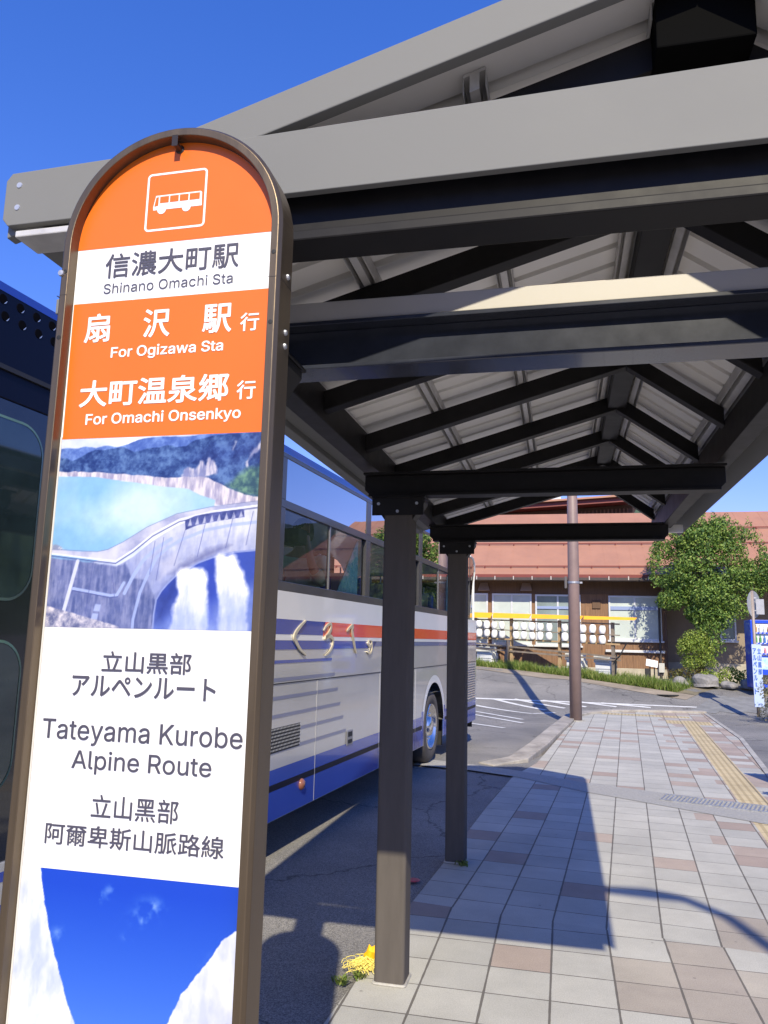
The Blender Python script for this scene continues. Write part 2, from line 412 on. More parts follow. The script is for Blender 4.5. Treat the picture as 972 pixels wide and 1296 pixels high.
tag(kerb_strip(.3, -.3, .05).build('kerb', mat('kerb_concrete', (.36, .33, .29), .9, var=.3, scale=2.2, bump=.8, bscale=50, dirt=.5), bevel=.012), kind='structure')

# drain channel across the pavement, grating set into it
DRN = mat('aggregate', (.30, .295, .28), .9, col2=(.44, .43, .40), scale=45, bump=1., bscale=120, var=.3)
mb = MB(); mb.poly([(-1.9, 10.15, .004), (-1.15, 9.98, .004), (-.55, 9.7, .004), (.17, 9.05, .004), (1.79, 8.0, .004), (2.5, 7.6, .004), (2.6, 8.4, .004), (2.02, 8.85, .004), (.18, 9.62, .004), (-.55, 10.15, .004), (-1.15, 10.43, .004), (-1.9, 10.7, .004)])
tag(mb.build('drain_channel', DRN), kind='structure')
g = empty('drain_grating', (1.55, 8.66, .004))
tag(g, 'galvanised steel grating set in the concrete drain channel across the pavement', 'drain grating')
STEEL = mat('galvanised', (.45, .46, .48), .45, .7, var=.25, scale=20)
d = Vector((2.02-.17, 8.91-9.5, 0)).normalized(); n = Vector((-d.y, d.x, 0)); c0 = Vector((1.0, 8.98, .006))
mf = MB(); mbar = MB()
def bar(mb, a, b, wd, z0, z1):
    a, b = Vector((a[0], a[1], 0)), Vector((b[0], b[1], 0)); e = (b-a).normalized(); q = Vector((-e.y, e.x, 0))*wd/2
    ps = [a-q, b-q, b+q, a+q]
    mb.add([(p.x, p.y, z0) for p in ps]+[(p.x, p.y, z1) for p in ps], [(0,3,2,1),(4,5,6,7),(0,1,5,4),(1,2,6,5),(2,3,7,6),(3,0,4,7)])
bar(mf, c0-n*.16, c0-n*.16+d*1.1, .02, .0, .016); bar(mf, c0+n*.16, c0+n*.16+d*1.1, .02, .0, .016)
for k in range(28): bar(mbar, c0-n*.15+d*(.02+k*.04), c0+n*.15+d*(.02+k*.04), .012, .0, .013)
mf.build('grating_frame', STEEL, g); mbar.build('grating_bars', STEEL, g)

# white hatching painted on the road, draped over it
WPAINT = mat('road_paint', (.68, .68, .66), .7, var=.15, scale=5, bump=.3, dirt=.45)
mb = MB()
def stripe(a, b, wd):
    a, b = Vector(a), Vector(b); n = 24; e = (b-a).normalized(); q = Vector((-e.y, e.x))*wd/2
    vs = []
    for i in range(n+1):
        p = a.lerp(b, i/n)
        for s_ in (-1, 1): v = p+q*s_; vs.append((v.x, v.y, ground_z(v.x, v.y)+.008))
    mb.add(vs, [(2*i, 2*i+1, 2*i+3, 2*i+2) for i in range(n)])
for a_, b_ in (((-4.4, 21.0), (3.5, 21.31)), ((-1.83, 21.13), (-.43, 20.08)), ((-1.27, 21.2), (.03, 20.45)), ((-.53, 21.22), (.56, 20.73)), ((.4, 21.25), (1.31, 20.9)), ((.95, 21.25), (2.15, 21.0)),
               ((-3.6, 21.3), (-.73, 19.29)), ((-3.6, 21.1), (-.88, 17.77)), ((-3.5, 20.2), (-.84, 17.01)), ((-2.9, 17.3), (-1.15, 15.9)), ((-.73, 19.29), (-.2, 19.75))): stripe(a_, b_, .12)
tag(mb.build('road_markings', WPAINT), kind='structure')

# ================================================================ BUS SHELTER
BLK = mat('dark_paint', (.012, .011, .011), .5, var=.25, scale=14, spec=.22)
GLB = mat('gloss_black', (.030, .034, .048), .2, var=.2, scale=9, coat=.3)
PST = mat('post_paint', (.105, .093, .083), .75, .0, spec=.03, var=.08, scale=6, bump=.03, bscale=120, aniso=(4, 4, .6))
GRY = mat('grey_trim', (.185, .186, .178), .6, spec=.2, var=.02, scale=3, bump=.02, bscale=60)
SHT = mat('roof_sheet', (.87, .845, .79), .5, var=.02, scale=4)
PUR = mat('purlin_grey', (.58, .565, .54), .45, .2, var=.15, scale=10)
sh = empty('bus_shelter', (-.8, 3.885, 0))
tag(sh, 'open bus shelter with grey gabled roof on dark steel posts over the pavement', 'bus shelter')
RX, RZ, SL, SR = .315, 3.045, .29, .73           # ridge, slopes (sheet underside)
def roofz(x): return RZ-SL*(RX-x) if x < RX else RZ-SR*(x-RX)
Y0, Y1 = 1.50, 6.72
# posts with their gusset brackets
def rrect(cx, cy, hw, r, n=4):
    P = []
    for (sx, sy, a0) in ((1, 1, 0), (-1, 1, 90), (-1, -1, 180), (1, -1, 270)):
        for k in range(n+1):
            a = R(a0+90*k/n); P.append((cx+sx*(hw-r)+r*math.cos(a), cy+sy*(hw-r)+r*math.sin(a)))
    return P
def hbeam(y, x0, x1, z0, z1, mb, fw_=.10, tw=.012, ch=.03):
    """I-section across the shelter with bevelled ends"""
    mb.box(x0+ch, x1-ch, y-fw_/2, y+fw_/2, z0, z0+.012)
    mb.box(x0, x1, y-fw_/2, y+fw_/2, z1-.012, z1)
    mb.prism([(x0+ch, z0+.012), (x1-ch, z0+.012), (x1, z0+ch+.012), (x1, z1-.012), (x0, z1-.012), (x0, z0+ch+.012)], y-tw/2, y+tw/2, 'y')
for y, zb, xc in ((1.86, 2.33, -.82), (3.885, 2.33, -.815), (5.955, 2.36, -.785)):
    mb = MB(); mb.prism(rrect(xc, y, .073, .016), 0.002, zb-.001, 'z')
    p = mb.build('post', PST, sh, smooth=False)
    mb = MB()
    for s_ in (-1, 1):
        a, b = xc+s_*.0735, xc+s_*.135
        mb.prism([(a, zb-.012), (b, zb-.012), (b, zb-.035), (a, zb-.125)], y-.055, y+.055, 'y')
    mb.box(xc-.135, xc+.135, y-.082, y-.0745, zb-.105, zb-.013)
    mb.box(xc-.14, xc+.14, y-.075, y+.075, zb-.011, zb-.001)
    mb.build('bracket', BLK, sh, bevel=.003)
    mb = MB()
    for q in (-.1, .1): mb.lathe([(0, -.006), (.008, -.006), (.008, 0), (.0085, .002)], (xc+q, y-.0815, zb-.045), 'y', 8)
    mb.lathe([(0, -.006), (.008, -.006), (.008, 0), (.0085, .002)], (xc, y-.0815, zb-.085), 'y', 8)
    pieces(mb, 'bolt', STEEL, sh)
    mb = MB(); mb.prism(rrect(xc, y, .083, .02), 0.0, .012, 'z'); mb.build('mortar_collar', EDGEM, sh, bevel=.006)
for y, z0, z1 in ((3.885, 2.332, 2.46), (5.955, 2.362, 2.49)):
    mb = MB(); hbeam(y, -1.01, .775, z0, z1, mb); mb.build('tie_beam', BLK, sh, bevel=.002)
mb = MB(); hbeam(2.0, -1.02, .80, 2.335, 2.475, mb, .11); mb.build('tie_beam', GLB, sh, bevel=.002)
mb = MB(); mb.box(-1.05, .85, 1.955, 2.045, 2.476, 2.536); mb.build('tie_beam_cover', mat('cream_trim', (.47, .445, .40), .5, var=.05, scale=5), sh, bevel=.004)
# front frame channel behind the fascia
mb = MB(); mb.box(-1.05, .9, 1.515, 1.53, 2.49, 2.66); mb.box(-1.05, .9, 1.49, 1.59, 2.462, 2.487); mb.build('tie_beam', BLK, sh, bevel=.004)
# longitudinal eave beams and ridge beam
for x0, x1, z0, z1 in ((-1.045, -.955, 2.49, 2.632), (.735, .815, 2.475, 2.62)):
    mb = MB(); mb.box(x0, x1, Y0+.12, Y1-.06, z0, z1); mb.build('eave_beam', BLK, sh, bevel=.004)
mb = MB(); mb.box(RX-.05, RX+.05, Y0+.06, Y1-.04, 2.905, 2.99); mb.build('ridge_beam', BLK, sh, bevel=.004)
# rafters, pairs
for k in range(8):
    y = 1.58+.70*k if k else 1.66
    mb = MB(); d = .085
    xl, xr = -.955, .735
    mb.prism([(xl, roofz(xl)-.062), (RX, RZ-.062), (RX, RZ-.062-d), (xl, roofz(xl)-.062-d)], y-.032, y+.032, 'y')
    mb.prism([(RX+.001, RZ-.0625), (xr, roofz(xr)-.062), (xr, roofz(xr)-.062-d), (RX+.001, RZ-.0625-d)], y-.0315, y+.0315, 'y')
    mb.build('rafter', BLK, sh, bevel=.003)
mb = MB(); mb.box(RX-.10, RX+.10, Y0+.05, Y0+.16, 2.86, 2.985); mb.build('ridge_block', mat('matte_black', (.005, .005, .005), .9, spec=.02), sh, bevel=.004)
mb = MB(); mb.prism([(RX-.14, roofz(RX-.14)+.0452), (RX, RZ+.0452), (RX+.12, roofz(RX+.12)+.0452), (RX+.12, roofz(RX+.12)+.048), (RX, RZ+.049), (RX-.14, roofz(RX-.14)+.048)], Y0+.013, Y1, 'y'); mb.build('ridge_cap', GRY, sh)
# purlins: light C-channels between rafters and sheet
for x in (-1.0, -.595, -.178, .238, .392, .742):
    mb = MB(); z = roofz(x); s_ = SL if x < RX else -SR
    for q, wd, t0, t1 in ((0, .022, -.060, -.012), (-.026, .0015, -.060, -.012), (.026, .0015, -.060, -.012)):
        a, b = x+q-wd/2, x+q+wd/2
        mb.prism([(a, z+t0+s_*(a-x)), (b, z+t0+s_*(b-x)), (b, z+t1+s_*(b-x)), (a, z+t1+s_*(a-x))], Y0+.08, Y1-.05, 'y')
    a, b = x-.026, x+.026
    mb.prism([(a, z-.017+s_*(a-x)), (b, z-.017+s_*(b-x)), (b, z-.009+s_*(b-x)), (a, z-.009+s_*(a-x))], Y0+.081, Y1-.051, 'y')
    mb.build('purlin', PUR, sh)
# folded roof sheet, ribs running down the slope
def sheet(xa, xb, name):
    mb = MB(); prof = []; y = Y0+.03; p = .145
    while y < Y1:
        prof += [(y, 0), (y+.108, 0), (y+.112, .05), (y+.141, .05)]; y += p
    prof = [q for q in prof if q[0] <= Y1]
    vs = []
    for q in prof:
        for x in (xa, xb): vs.append((x, q[0], roofz(x)-.006+q[1]))
    mb.add(vs, [(2*i, 2*i+1, 2*i+3, 2*i+2) for i in range(len(prof)-1)])
    o = mb.build(name, SHT, sh)
    so_ = o.modifiers.new('thick', 'SOLIDIFY'); so_.thickness = .0012
    return o
sheet(-1.20, RX, 'roof_sheet'); sheet(RX+.0005, .93, 'roof_sheet')
# standing rib closers seen over the purlins and outer skin
mb = MB(); mb.prism([(-1.25, roofz(-1.25)+.05), (RX, RZ+.05), (.96, roofz(.96)+.05), (.96, roofz(.96)+.056), (RX, RZ+.058), (-1.25, roofz(-1.25)+.056)], Y0+.02, Y1+.02, 'y')
mb.build('roof_cover', GRY, sh)
# gable fascia: raked boards and the horizontal box with its turned left end
def raked(y0, y1, name):
    mb = MB()
    mb.prism([(-1.30, roofz(-1.30)+.05), (RX, RZ+.052), (RX, RZ-.045), (-1.30, roofz(-1.30)-.04)], y0, y1, 'y')
    mb.prism([(RX+.001, RZ+.052), (.965, roofz(.965)+.05), (.965, roofz(.965)-.05), (RX+.001, RZ-.045)], y0+.0005, y1-.0005, 'y')
    mb.build(name, GRY, sh, bevel=.003)
raked(Y0-.02, Y0+.012, 'raked_fascia'); raked(Y1+.021, Y1+.05, 'raked_fascia')
mb = MB(); mb.prism([(-1.30, 2.575), (-1.285, 2.557), (.965, 2.562), (.965, 2.745), (-1.285, 2.694), (-1.30, 2.675)], Y0-.04, Y0-.0205, 'y')
mb.build('front_fascia', GRY, sh, bevel=.002)
mb = MB()
for z in (2.66, 2.602): mb.lathe([(0, -.002), (.007, -.002), (.0085, .0005)], (-1.262, Y0-.04, z), 'y', 10)
pieces(mb, 'screw', STEEL, sh)
# eaves: soffit and box gutter on both sides
mb = MB(); mb.prism([(-1.20, 2.565), (-1.046, 2.602), (-1.046, 2.612), (-1.20, 2.58)], Y0-.01, Y1, 'y'); mb.build('soffit', GRY, sh)
mb = MB(); mb.prism([(-1.262, 2.535), (-1.201, 2.535), (-1.201, 2.612), (-1.262, 2.612)], Y0-.0195, Y1+.01, 'y'); mb.build('gutter', GRY, sh, bevel=.004)
mb = MB(); mb.prism([(.816, 2.60), (.90, 2.572), (.90, 2.584), (.816, 2.612)], Y0-.01, Y1, 'y'); mb.build('soffit', GRY, sh)
mb = MB(); mb.prism([(.901, 2.572), (.957, 2.492), (.965, 2.50), (.965, 2.62), (.901, 2.62)], Y0-.012, Y1+.01, 'y'); mb.build('gutter', GRY, sh, bevel=.003)
mb = MB(); mb.box(.785, .90, Y1-.62, Y1-.58, 2.44, 2.50); mb.box(-1.265, -1.06, Y0-.035, Y0+.05, 2.528, 2.545); pieces(mb, 'gutter_bracket', PUR, sh, bevel=.003)

# ================================================================ BUS STOP SIGN
sg = empty('bus_stop_sign', (-.691, 1.2, 0), local=True)
tag(sg, 'tall arch-topped bus stop sign with orange and white panels in a bronze frame', 'bus stop sign')
BRZ = mat('bronze_frame', srgb(106, 92, 74), .38, .7, var=.13, scale=5, aniso=(6, 6, .5), bump=.04, bscale=160)
def white(name, c, r=.45): return mat(name, c, r, var=.02, scale=3, coat=.0)
PWH = mat('panel_white', (.80, .80, .80), .4, var=.015, scale=2)
ORG = mat('panel_orange', srgb(224, 106, 22), .38, var=.035, scale=2.5)
INK = mat('ink_grey', srgb(72, 70, 84), .5, var=.05, scale=30)
INKW = mat('ink_white', (.80, .80, .79), .45, var=.02, scale=30)
HW, SPR = .2005, 2.317
path = [(-1, z_) for z_ in (0.05, .6, 1.2, 1.8)]
def framept(d):
    P = [(-HW-d, .06), (-HW-d, 1.2), (-HW-d, SPR)]
    for k in range(1, 40):
        a = math.pi-math.pi*k/40; P.append(((HW+d)*math.cos(a), SPR+(HW+d)*math.sin(a)))
    P += [(HW+d, SPR), (HW+d, 1.2), (HW+d, .06)]
    return P
prof = [(-.001, .012), (0, -.022), (.0135, -.022), (.0195, -.015), (.0195, .040), (-.001, .040)]
mb = MB(); rings = [framept(d) for d, y in prof]; npt = len(rings[0])
vs = [(rings[j][i][0], prof[j][1], rings[j][i][1]) for i in range(npt) for j in range(6)]
mb.add(vs, [(i*6+j, i*6+(j+1) % 6, (i+1)*6+(j+1) % 6, (i+1)*6+j) for i in range(npt-1) for j in range(6)]+[tuple(range(6)), tuple(range((npt-1)*6, npt*6))])
fr = mb.build('frame', BRZ, sg, off=(0, 0, 0), bevel=.0012)
mb = MB(); mb.box(-.24, .24, -.11, .13, 0.001, .058); mb.build('base_plate', mat('cast_base', (.12, .11, .10), .7, var=.2), sg, off=(0, 0, 0), bevel=.008)
# frame joints and holes
mb = MB()
for sx in (-1, 1):
    for z_ in (2.265, 2.135): mb.lathe([(0, -.0228), (.0042, -.0226), (.0044, -.0215)], (sx*.2075, 0, z_+ (0 if sx > 0 else .0)), 'y', 10)
pieces(mb, 'fixing_hole', mat('hole_black', (.012, .011, .01), .6), sg, off=(0, 0, 0))
mb = MB()
for z_ in (2.235, 2.13, 2.105): mb.lathe([(0, .0045), (.0045, .004), (.006, 0)], (.2195, .018, z_), 'x', 10)
mb.lathe([(0, -.026), (.0055, -.0255), (.0065, -.0215)], (-.2145, 0, 2.262), 'y', 12)
pieces(mb, 'screw', STEEL, sg, off=(0, 0, 0))
mb = MB(); mb.box(-.222, -.2196, -.0205, .0395, 2.218, 2.2187); mb.box(.2194, .2204, -.0147, .0395, 2.2185, 2.2192); mb.box(.1995, .2138, -.0226, -.022, 2.2185, 2.2192); mb.box(-.2138, -.1995, -.0226, -.022, 2.2185, 2.2192); pieces(mb, 'frame_joint', mat('joint_dark', (.06, .05, .045), .6), sg, off=(0, 0, 0))
mb = MB(); mb.lathe([(0, -.02), (.0055, -.019), (.006, -.002), (.009, 0)], (0, -.001, 2.503), 'y', 12); mb.box(-.006, .006, -.022, -.0215, 2.497, 2.519)
mb.build('top_fixing', mat('dark_bronze', (.05, .04, .035), .4, .6), sg, off=(0, 0, 0))
def arc_poly(z0, hw, y):
    P = [(-hw, y, z0)]
    for k in range(0, 41):
        a = math.pi-math.pi*k/40; P.append((hw*math.cos(a), y, SPR+hw*math.sin(a)))
    return P+[(hw, y, z0)]
mb = MB(); pts = [(p[0], p[2]) for p in arc_poly(.62, .1995, 0)]; mb.prism(pts, .0, .011, 'y')
pn = mb.build('panel', PWH, sg, off=(0, 0, 0))
mb = MB(); mb.poly(arc_poly(2.3168, .1992, -.0006)); mb.poly([(-.1975, -.0006, 2.208), (.1985, -.0006, 2.208), (.1985, -.0006, 1.9452), (-.1955, -.0006, 1.9462)])
mb.build('orange_field', ORG, pn, off=(0, 0, 0))
# pictogram
def ring(mb, x0, x1, z0, z1, t, r, y):
    def rr(a, b, c, d, r):
        P = []
        for (cx, cz, a0) in ((b-r, d-r, 0), (a+r, d-r, 90), (a+r, c+r, 180), (b-r, c+r, 270)):
            for k in range(7): an = R(a0+15*k); P.append((cx+r*math.cos(an), y, cz+r*math.sin(an)))
        return P
    o, i = rr(x0, x1, z0, z1, r), rr(x0+t, x1-t, z0+t, z1-t, max(.0008, r-t)); n = len(o)
    mb.add(o+i, [(k, (k+1) % n, n+(k+1) % n, n+k) for k in range(n)])
mb = MB(); ring(mb, -.0622, .0606, 2.3406, 2.4585, .0042, .009, -.0012); yq = -.0012
bz = 2.374
mb.poly([(-.0465, yq, bz+.009), (-.047, yq, bz+.016), (-.0425, yq, bz+.0385), (.0485, yq, bz+.0385), (.0515, yq, bz+.036), (.0525, yq, bz+.009)])
def disc(mb, cx, cz, r, y, n=16): mb.poly([(cx+r*math.cos(2*math.pi*k/n), y, cz+r*math.sin(2*math.pi*k/n)) for k in range(n)])
disc(mb, -.029, bz+.009, .0088, -.0014); disc(mb, .0215, bz+.009, .0088, -.0014)
mb.build('pictogram', INKW, pn, off=(0, 0, 0))
mb = MB()
for a, b in ((-.0335, -.0155), (-.013, .0045), (.007, .0245), (.027, .0475)): mb.poly([(a, -.0017, bz+.0225), (b, -.0017, bz+.0225), (b, -.0017, bz+.0355), (a, -.0017, bz+.0355)])
mb.poly([(-.0445, -.0017, bz+.0165), (-.0415, -.0017, bz+.0345), (-.0365, -.0017, bz+.0355), (-.0365, -.0017, bz+.018)])
mb.build('pictogram_windows', ORG, pn, off=(0, 0, 0))
for (tx, x0, x1, z0, z1, mm, of) in [
    ('信濃大町駅', -0.1373, 0.1326, 2.2545, 2.3030, INK, .0004), ('Shinano Omachi Sta', -0.1371, 0.1230, 2.2240, 2.2440, INK, 0),
    ('扇', -0.1691, -0.1164, 2.1290, 2.1854, INKW, .0011), ('沢', -0.0485, 0.0053, 2.1310, 2.1861, INKW, .0011), ('駅', 0.0693, 0.1258, 2.1310, 2.1858, INKW, .0011), ('行', 0.1423, 0.1780, 2.1302, 2.1647, INKW, .0006),
    ('For Ogizawa Sta', -0.1104, 0.1122, 2.0915, 2.1178, INKW, .0006), ('大町温泉郷', -0.1674, 0.1273, 2.0046, 2.0559, INKW, .0011), ('行', 0.1427, 0.1781, 2.0049, 2.0393, INKW, .0006),
    ('For Omachi Onsenkyo', -0.1507, 0.1528, 1.9660, 1.9921, INKW, .0006), ('立山黒部', -0.0776, 0.0887, 1.5326, 1.5683, INK, .0005), ('アルペンルート', -0.1320, 0.1352, 1.4916, 1.5278, INK, .0006),
    ('Tateyama Kurobe', -0.1816, 0.1868, 1.4105, 1.4518, INK, .0003), ('Alpine Route', -0.1198, 0.1354, 1.3650, 1.4031, INK, .0003), ('立山黑部', -0.0760, 0.0819, 1.2963, 1.3335, INK, .0003), ('阿爾卑斯山脈路線', -0.1583, 0.1643, 1.2494, 1.2839, INK, .0003)]:
    text_mesh('lettering', tx, mm, x0, x1, z0, z1, -.0014, pn, of)
# the two landscape prints (flat pictures on the sign): fine grids that carry the picture as point colours
import numpy as np
def fbm(x, z, sc, oc=5, seed=0, ro=.55):
    r_ = np.random.RandomState(seed); tot = 0; amp = 1; out = np.zeros_like(x)
    for o in range(oc):
        t = r_.rand(64, 64); u = x*sc*2**o+r_.rand()*9; v = z*sc*2**o+r_.rand()*9
        iu, iv = np.floor(u).astype(int), np.floor(v).astype(int); fu, fv = u-iu, v-iv
        fu = fu*fu*(3-2*fu); fv = fv*fv*(3-2*fv)
        g = lambda a, b: t[a % 64, b % 64]
        out += amp*((g(iu, iv)*(1-fu)+g(iu+1, iv)*fu)*(1-fv)+(g(iu, iv+1)*(1-fu)+g(iu+1, iv+1)*fu)*fv); tot += amp; amp *= ro
    return out/tot
class Print:
    def __init__(s, x0, x1, z0, z1, nx_, nz_):
        s.n = (nx_, nz_); X, Z = np.meshgrid(np.linspace(0, 1, nx_), np.linspace(0, 1, nz_))
        s.X = x0+(x1-x0)*X; s.Z = z0+(z1-z0)*Z; s.C = np.zeros((nz_, nx_, 3))
    def dist(s, pts, closed=True):
        d = np.full(s.X.shape, 9.); ins = np.zeros(s.X.shape, bool); P = list(pts)
        for (ax, az), (bx, bz) in zip(P, P[1:]+([P[0]] if closed else [])):
            ex, ez = bx-ax, bz-az; t = np.clip(((s.X-ax)*ex+(s.Z-az)*ez)/(ex*ex+ez*ez+1e-12), 0, 1)
            d = np.minimum(d, np.hypot(s.X-ax-t*ex, s.Z-az-t*ez))
            if closed:
                c = ((az > s.Z) != (bz > s.Z)) & (s.X < ex*(s.Z-az)/(ez if ez else 1e-12)+ax); ins ^= c
        return np.where(ins, -d, d) if closed else d
    def mix(s, mask, c):
        c = np.asarray(c, float)/255 if not isinstance(c, np.ndarray) or c.max() > 2 else c
        s.C = s.C*(1-mask[..., None])+c*mask[..., None]
    def poly(s, pts, c, soft=.0012, wob=0, k=1., seed=1, wsc=60):
        d = s.dist(pts)
        if wob: d = d+(fbm(s.X, s.Z, wsc, 4, seed)-.5)*wob
        s.mix(np.clip(.5-d/soft, 0, 1)*k, c)
    def line(s, pts, wd, c, k=1., soft=.0012): s.mix(np.clip(.5-(s.dist(pts, False)-wd/2)/soft, 0, 1)*k, c)
    def tone(s, a, b, f): return (np.asarray(a, float)*(1-f[..., None])+np.asarray(b, float)*f[..., None])/255.
    def build(s, name, y, parent):
        nx_, nz_ = s.n; C = np.clip(s.C, 0, 1); lin = np.where(C <= .04045, C/12.92, ((C+.055)/1.055)**2.4)**1.12*.80
        vs = np.stack([s.X, np.full_like(s.X, y), s.Z], -1).reshape(-1, 3)
        idx = np.arange(nx_*nz_).reshape(nz_, nx_)
        f = np.stack([idx[:-1, :-1], idx[:-1, 1:], idx[1:, 1:], idx[1:, :-1]], -1).reshape(-1, 4)
        me = bpy.data.meshes.new(name); me.from_pydata(vs.tolist(), [], f.tolist())
        a = me.color_attributes.new('print', 'FLOAT_COLOR', 'POINT')
        a.data.foreach_set('color', np.concatenate([lin.reshape(-1, 3), np.ones((nx_*nz_, 1))], 1).astype(np.float32).ravel())
        m = MC.get('print')
        if not m:
            m = bpy.data.materials.new('print'); m.use_nodes = True; MC['print'] = m
            at = m.node_tree.nodes.new('ShaderNodeAttribute'); at.attribute_name = 'print'
            b = m.node_tree.nodes['Principled BSDF']; m.node_tree.links.new(at.outputs['Color'], b.inputs['Base Color']); b.inputs['Roughness'].default_value = .4
        me.materials.append(m); o = bpy.data.objects.new(name, me); COL.objects.link(o); o.parent = parent
        return o
p = Print(-.1965, .1985, 1.6070, 1.9452, 300, 260)
X, Z = p.X, p.Z
n1, n2, n3, n4 = fbm(X, Z, 22, 6, 1), fbm(X, Z, 60, 5, 2, .7), fbm(X*6, Z, 30, 5, 3), fbm(X, Z, 9, 5, 4)
up_ = lambda f, a, b: np.clip((f-a)/(b-a), 0, 1)
p.C[:] = p.tone((196, 208, 235), (240, 242, 246), up_(n4, .35, .6))
p.poly([(-.2, 1.929), (-.18, 1.9295), (-.1631, 1.9278), (-.145, 1.931), (-.1253, 1.9278), (-.10, 1.9315), (-.0833, 1.9281), (-.0606, 1.9328), (-.0293, 1.9423), (.0067, 1.9452), (.0518, 1.9414), (.078, 1.945), (.2, 1.95), (.2, 1.86), (-.2, 1.88)], p.tone((84, 112, 186), (128, 156, 214), up_(n2, .3, .7)), .002, .004)
p.poly([(-.2, 1.912), (-.182, 1.909), (-.1703, 1.9043), (-.1521, 1.9123), (-.138, 1.92), (-.125, 1.9244), (-.108, 1.922), (-.0924, 1.9254), (-.0694, 1.9276), (-.058, 1.922), (-.0456, 1.9175), (-.0232, 1.9231), (0, 1.9245), (.017, 1.928), (.034, 1.924), (.053, 1.9246), (.07, 1.9345), (.087, 1.938), (.1045, 1.9424), (.2, 1.947), (.2, 1.82), (.13, 1.84), (0, 1.86), (-.2, 1.88)], p.tone((36, 62, 126), (104, 134, 184), up_(.45*n2+.2*n1+.35*fbm(X, Z, 130, 3, 21, .8), .36, .64)), .0018, .004)
p.poly([(.06, 1.9), (.2, 1.945), (.2, 1.9), (.11, 1.89)], p.tone((30, 46, 118), (72, 98, 166), up_(n2, .35, .65)), .03, .02, .55)
p.poly([(.131, 1.852), (.15, 1.87), (.172, 1.882), (.21, 1.89), (.21, 1.825), (.1667, 1.836)], p.tone((58, 92, 110), (120, 158, 136), up_(n2, .35, .68)), .01, .012)
for q in ([(.048, 1.872), (.058, 1.886), (.073, 1.883), (.084, 1.897), (.092, 1.891), (.098, 1.901), (.110, 1.893), (.113, 1.874), (.085, 1.868)], [(.164, 1.893), (.172, 1.908), (.186, 1.921), (.195, 1.93), (.195, 1.916), (.178, 1.902), (.170, 1.886)], [(.139, 1.915), (.146, 1.93), (.149, 1.93), (.143, 1.912)]):
    p.poly(q, p.tone((150, 152, 190), (226, 218, 224), up_(n3, .35, .6)), .004, .012, .9)
p.poly([(-.2, 1.8868), (-.1258, 1.8829), (-.0651, 1.8779), (-.0101, 1.8723), (.0393, 1.8681), (.052, 1.8705), (.0735, 1.869), (.0992, 1.867), (.1107, 1.8604), (.1176, 1.8571), (.1362, 1.8483), (.1667, 1.8365), (.2, 1.831), (.2, 1.8201), (.11, 1.818), (.1032, 1.8267), (.0631, 1.8417), (.0605, 1.8479), (.0137, 1.853), (-.0501, 1.8628), (-.1249, 1.8731), (-.2, 1.8769)], p.tone((166, 162, 190), (230, 222, 226), up_(n3, .3, .62)), .0015, .005)
wat = p.tone((146, 192, 228), (206, 228, 236), up_(.5+1.6*(n4-.5)+.9*np.exp(-((X+.05)/.09)**2-((Z-1.81)/.05)**2)-.35, 0, 1))
p.poly([(-.2, 1.8775), (-.125, 1.8738), (-.0502, 1.8632), (.0137, 1.8534), (.0627, 1.8482), (.0852, 1.8372), (.114, 1.8273), (.1125, 1.8124), (.0441, 1.7953), (-.025, 1.7676), (-.0823, 1.7306), (-.1339, 1.715), (-.2, 1.7171)], wat, .0015, .003)
p.poly([(-.2, 1.755), (-.19, 1.752), (-.175, 1.745), (-.165, 1.741), (-.2, 1.737)], p.tone((150, 160, 190), (225, 228, 235), up_(n2, .4, .6)), .003, .008)
p.poly([(-.0645, 1.7138), (-.0345, 1.7299), (-.001, 1.7561), (.0453, 1.784), (.1045, 1.8045), (.2, 1.8181), (.2, 1.60), (-.0868, 1.60)], p.tone((160, 168, 208), (218, 220, 232), up_(.35*n3+.25*n4+.15*fbm(X, Z, 120, 3, 22)+.5*up_(Z, 1.68, 1.82), .42, .85)), .0012)
p.poly([(-.2, 1.7302), (-.1105, 1.7198), (-.0645, 1.7138), (-.0475, 1.7218), (-.0330, 1.6936), (-.0029, 1.688), (.016, 1.65), (.012, 1.60), (-.2, 1.60)], p.tone((92, 104, 156), (146, 152, 192), up_(.5*n3+.3*n1+.2*fbm(X, Z, 120, 3, 23), .36, .64)), .004, .006)
p.poly([(.035, 1.70), (.07, 1.722), (.11, 1.742), (.15, 1.75), (.10, 1.727), (.06, 1.705)], (96, 100, 150), .012, .012, .7)
p.poly([(.02, 1.69), (.05, 1.712), (.05, 1.74), (.02, 1.72)], (206, 206, 222), .01, .01, .6)
p.poly([(-.2, 1.7436), (-.1354, 1.7396), (-.105, 1.739), (-.085, 1.7425), (-.0547, 1.7564), (-.012, 1.7816), (.0437, 1.8044), (.1124, 1.8164), (.2, 1.8251), (.2, 1.8191), (.1132, 1.8093), (.0494, 1.7948), (.0009, 1.7702), (-.0345, 1.743), (-.0672, 1.723), (-.1109, 1.7277), (-.2, 1.7373)], p.tone((168, 172, 204), (212, 212, 228), up_(n1, .35, .6)), .0012)
edge_ = [(-.2, 1.7365), (-.1109, 1.7268), (-.0672, 1.7225), (-.0345, 1.7425), (.0009, 1.7702), (.0494, 1.7948), (.1132, 1.8083), (.2, 1.8181)]
p.line(edge_, .0028, (236, 238, 246)); p.line([(x, z-.004) for x, z in edge_], .0022, (84, 92, 150), .8)
p.line([(-.2, 1.7440), (-.105, 1.7395), (-.085, 1.743), (-.0547, 1.757), (-.012, 1.782), (.0437, 1.805), (.1124, 1.817), (.2, 1.8255)], .0012, (120, 128, 170), .7)
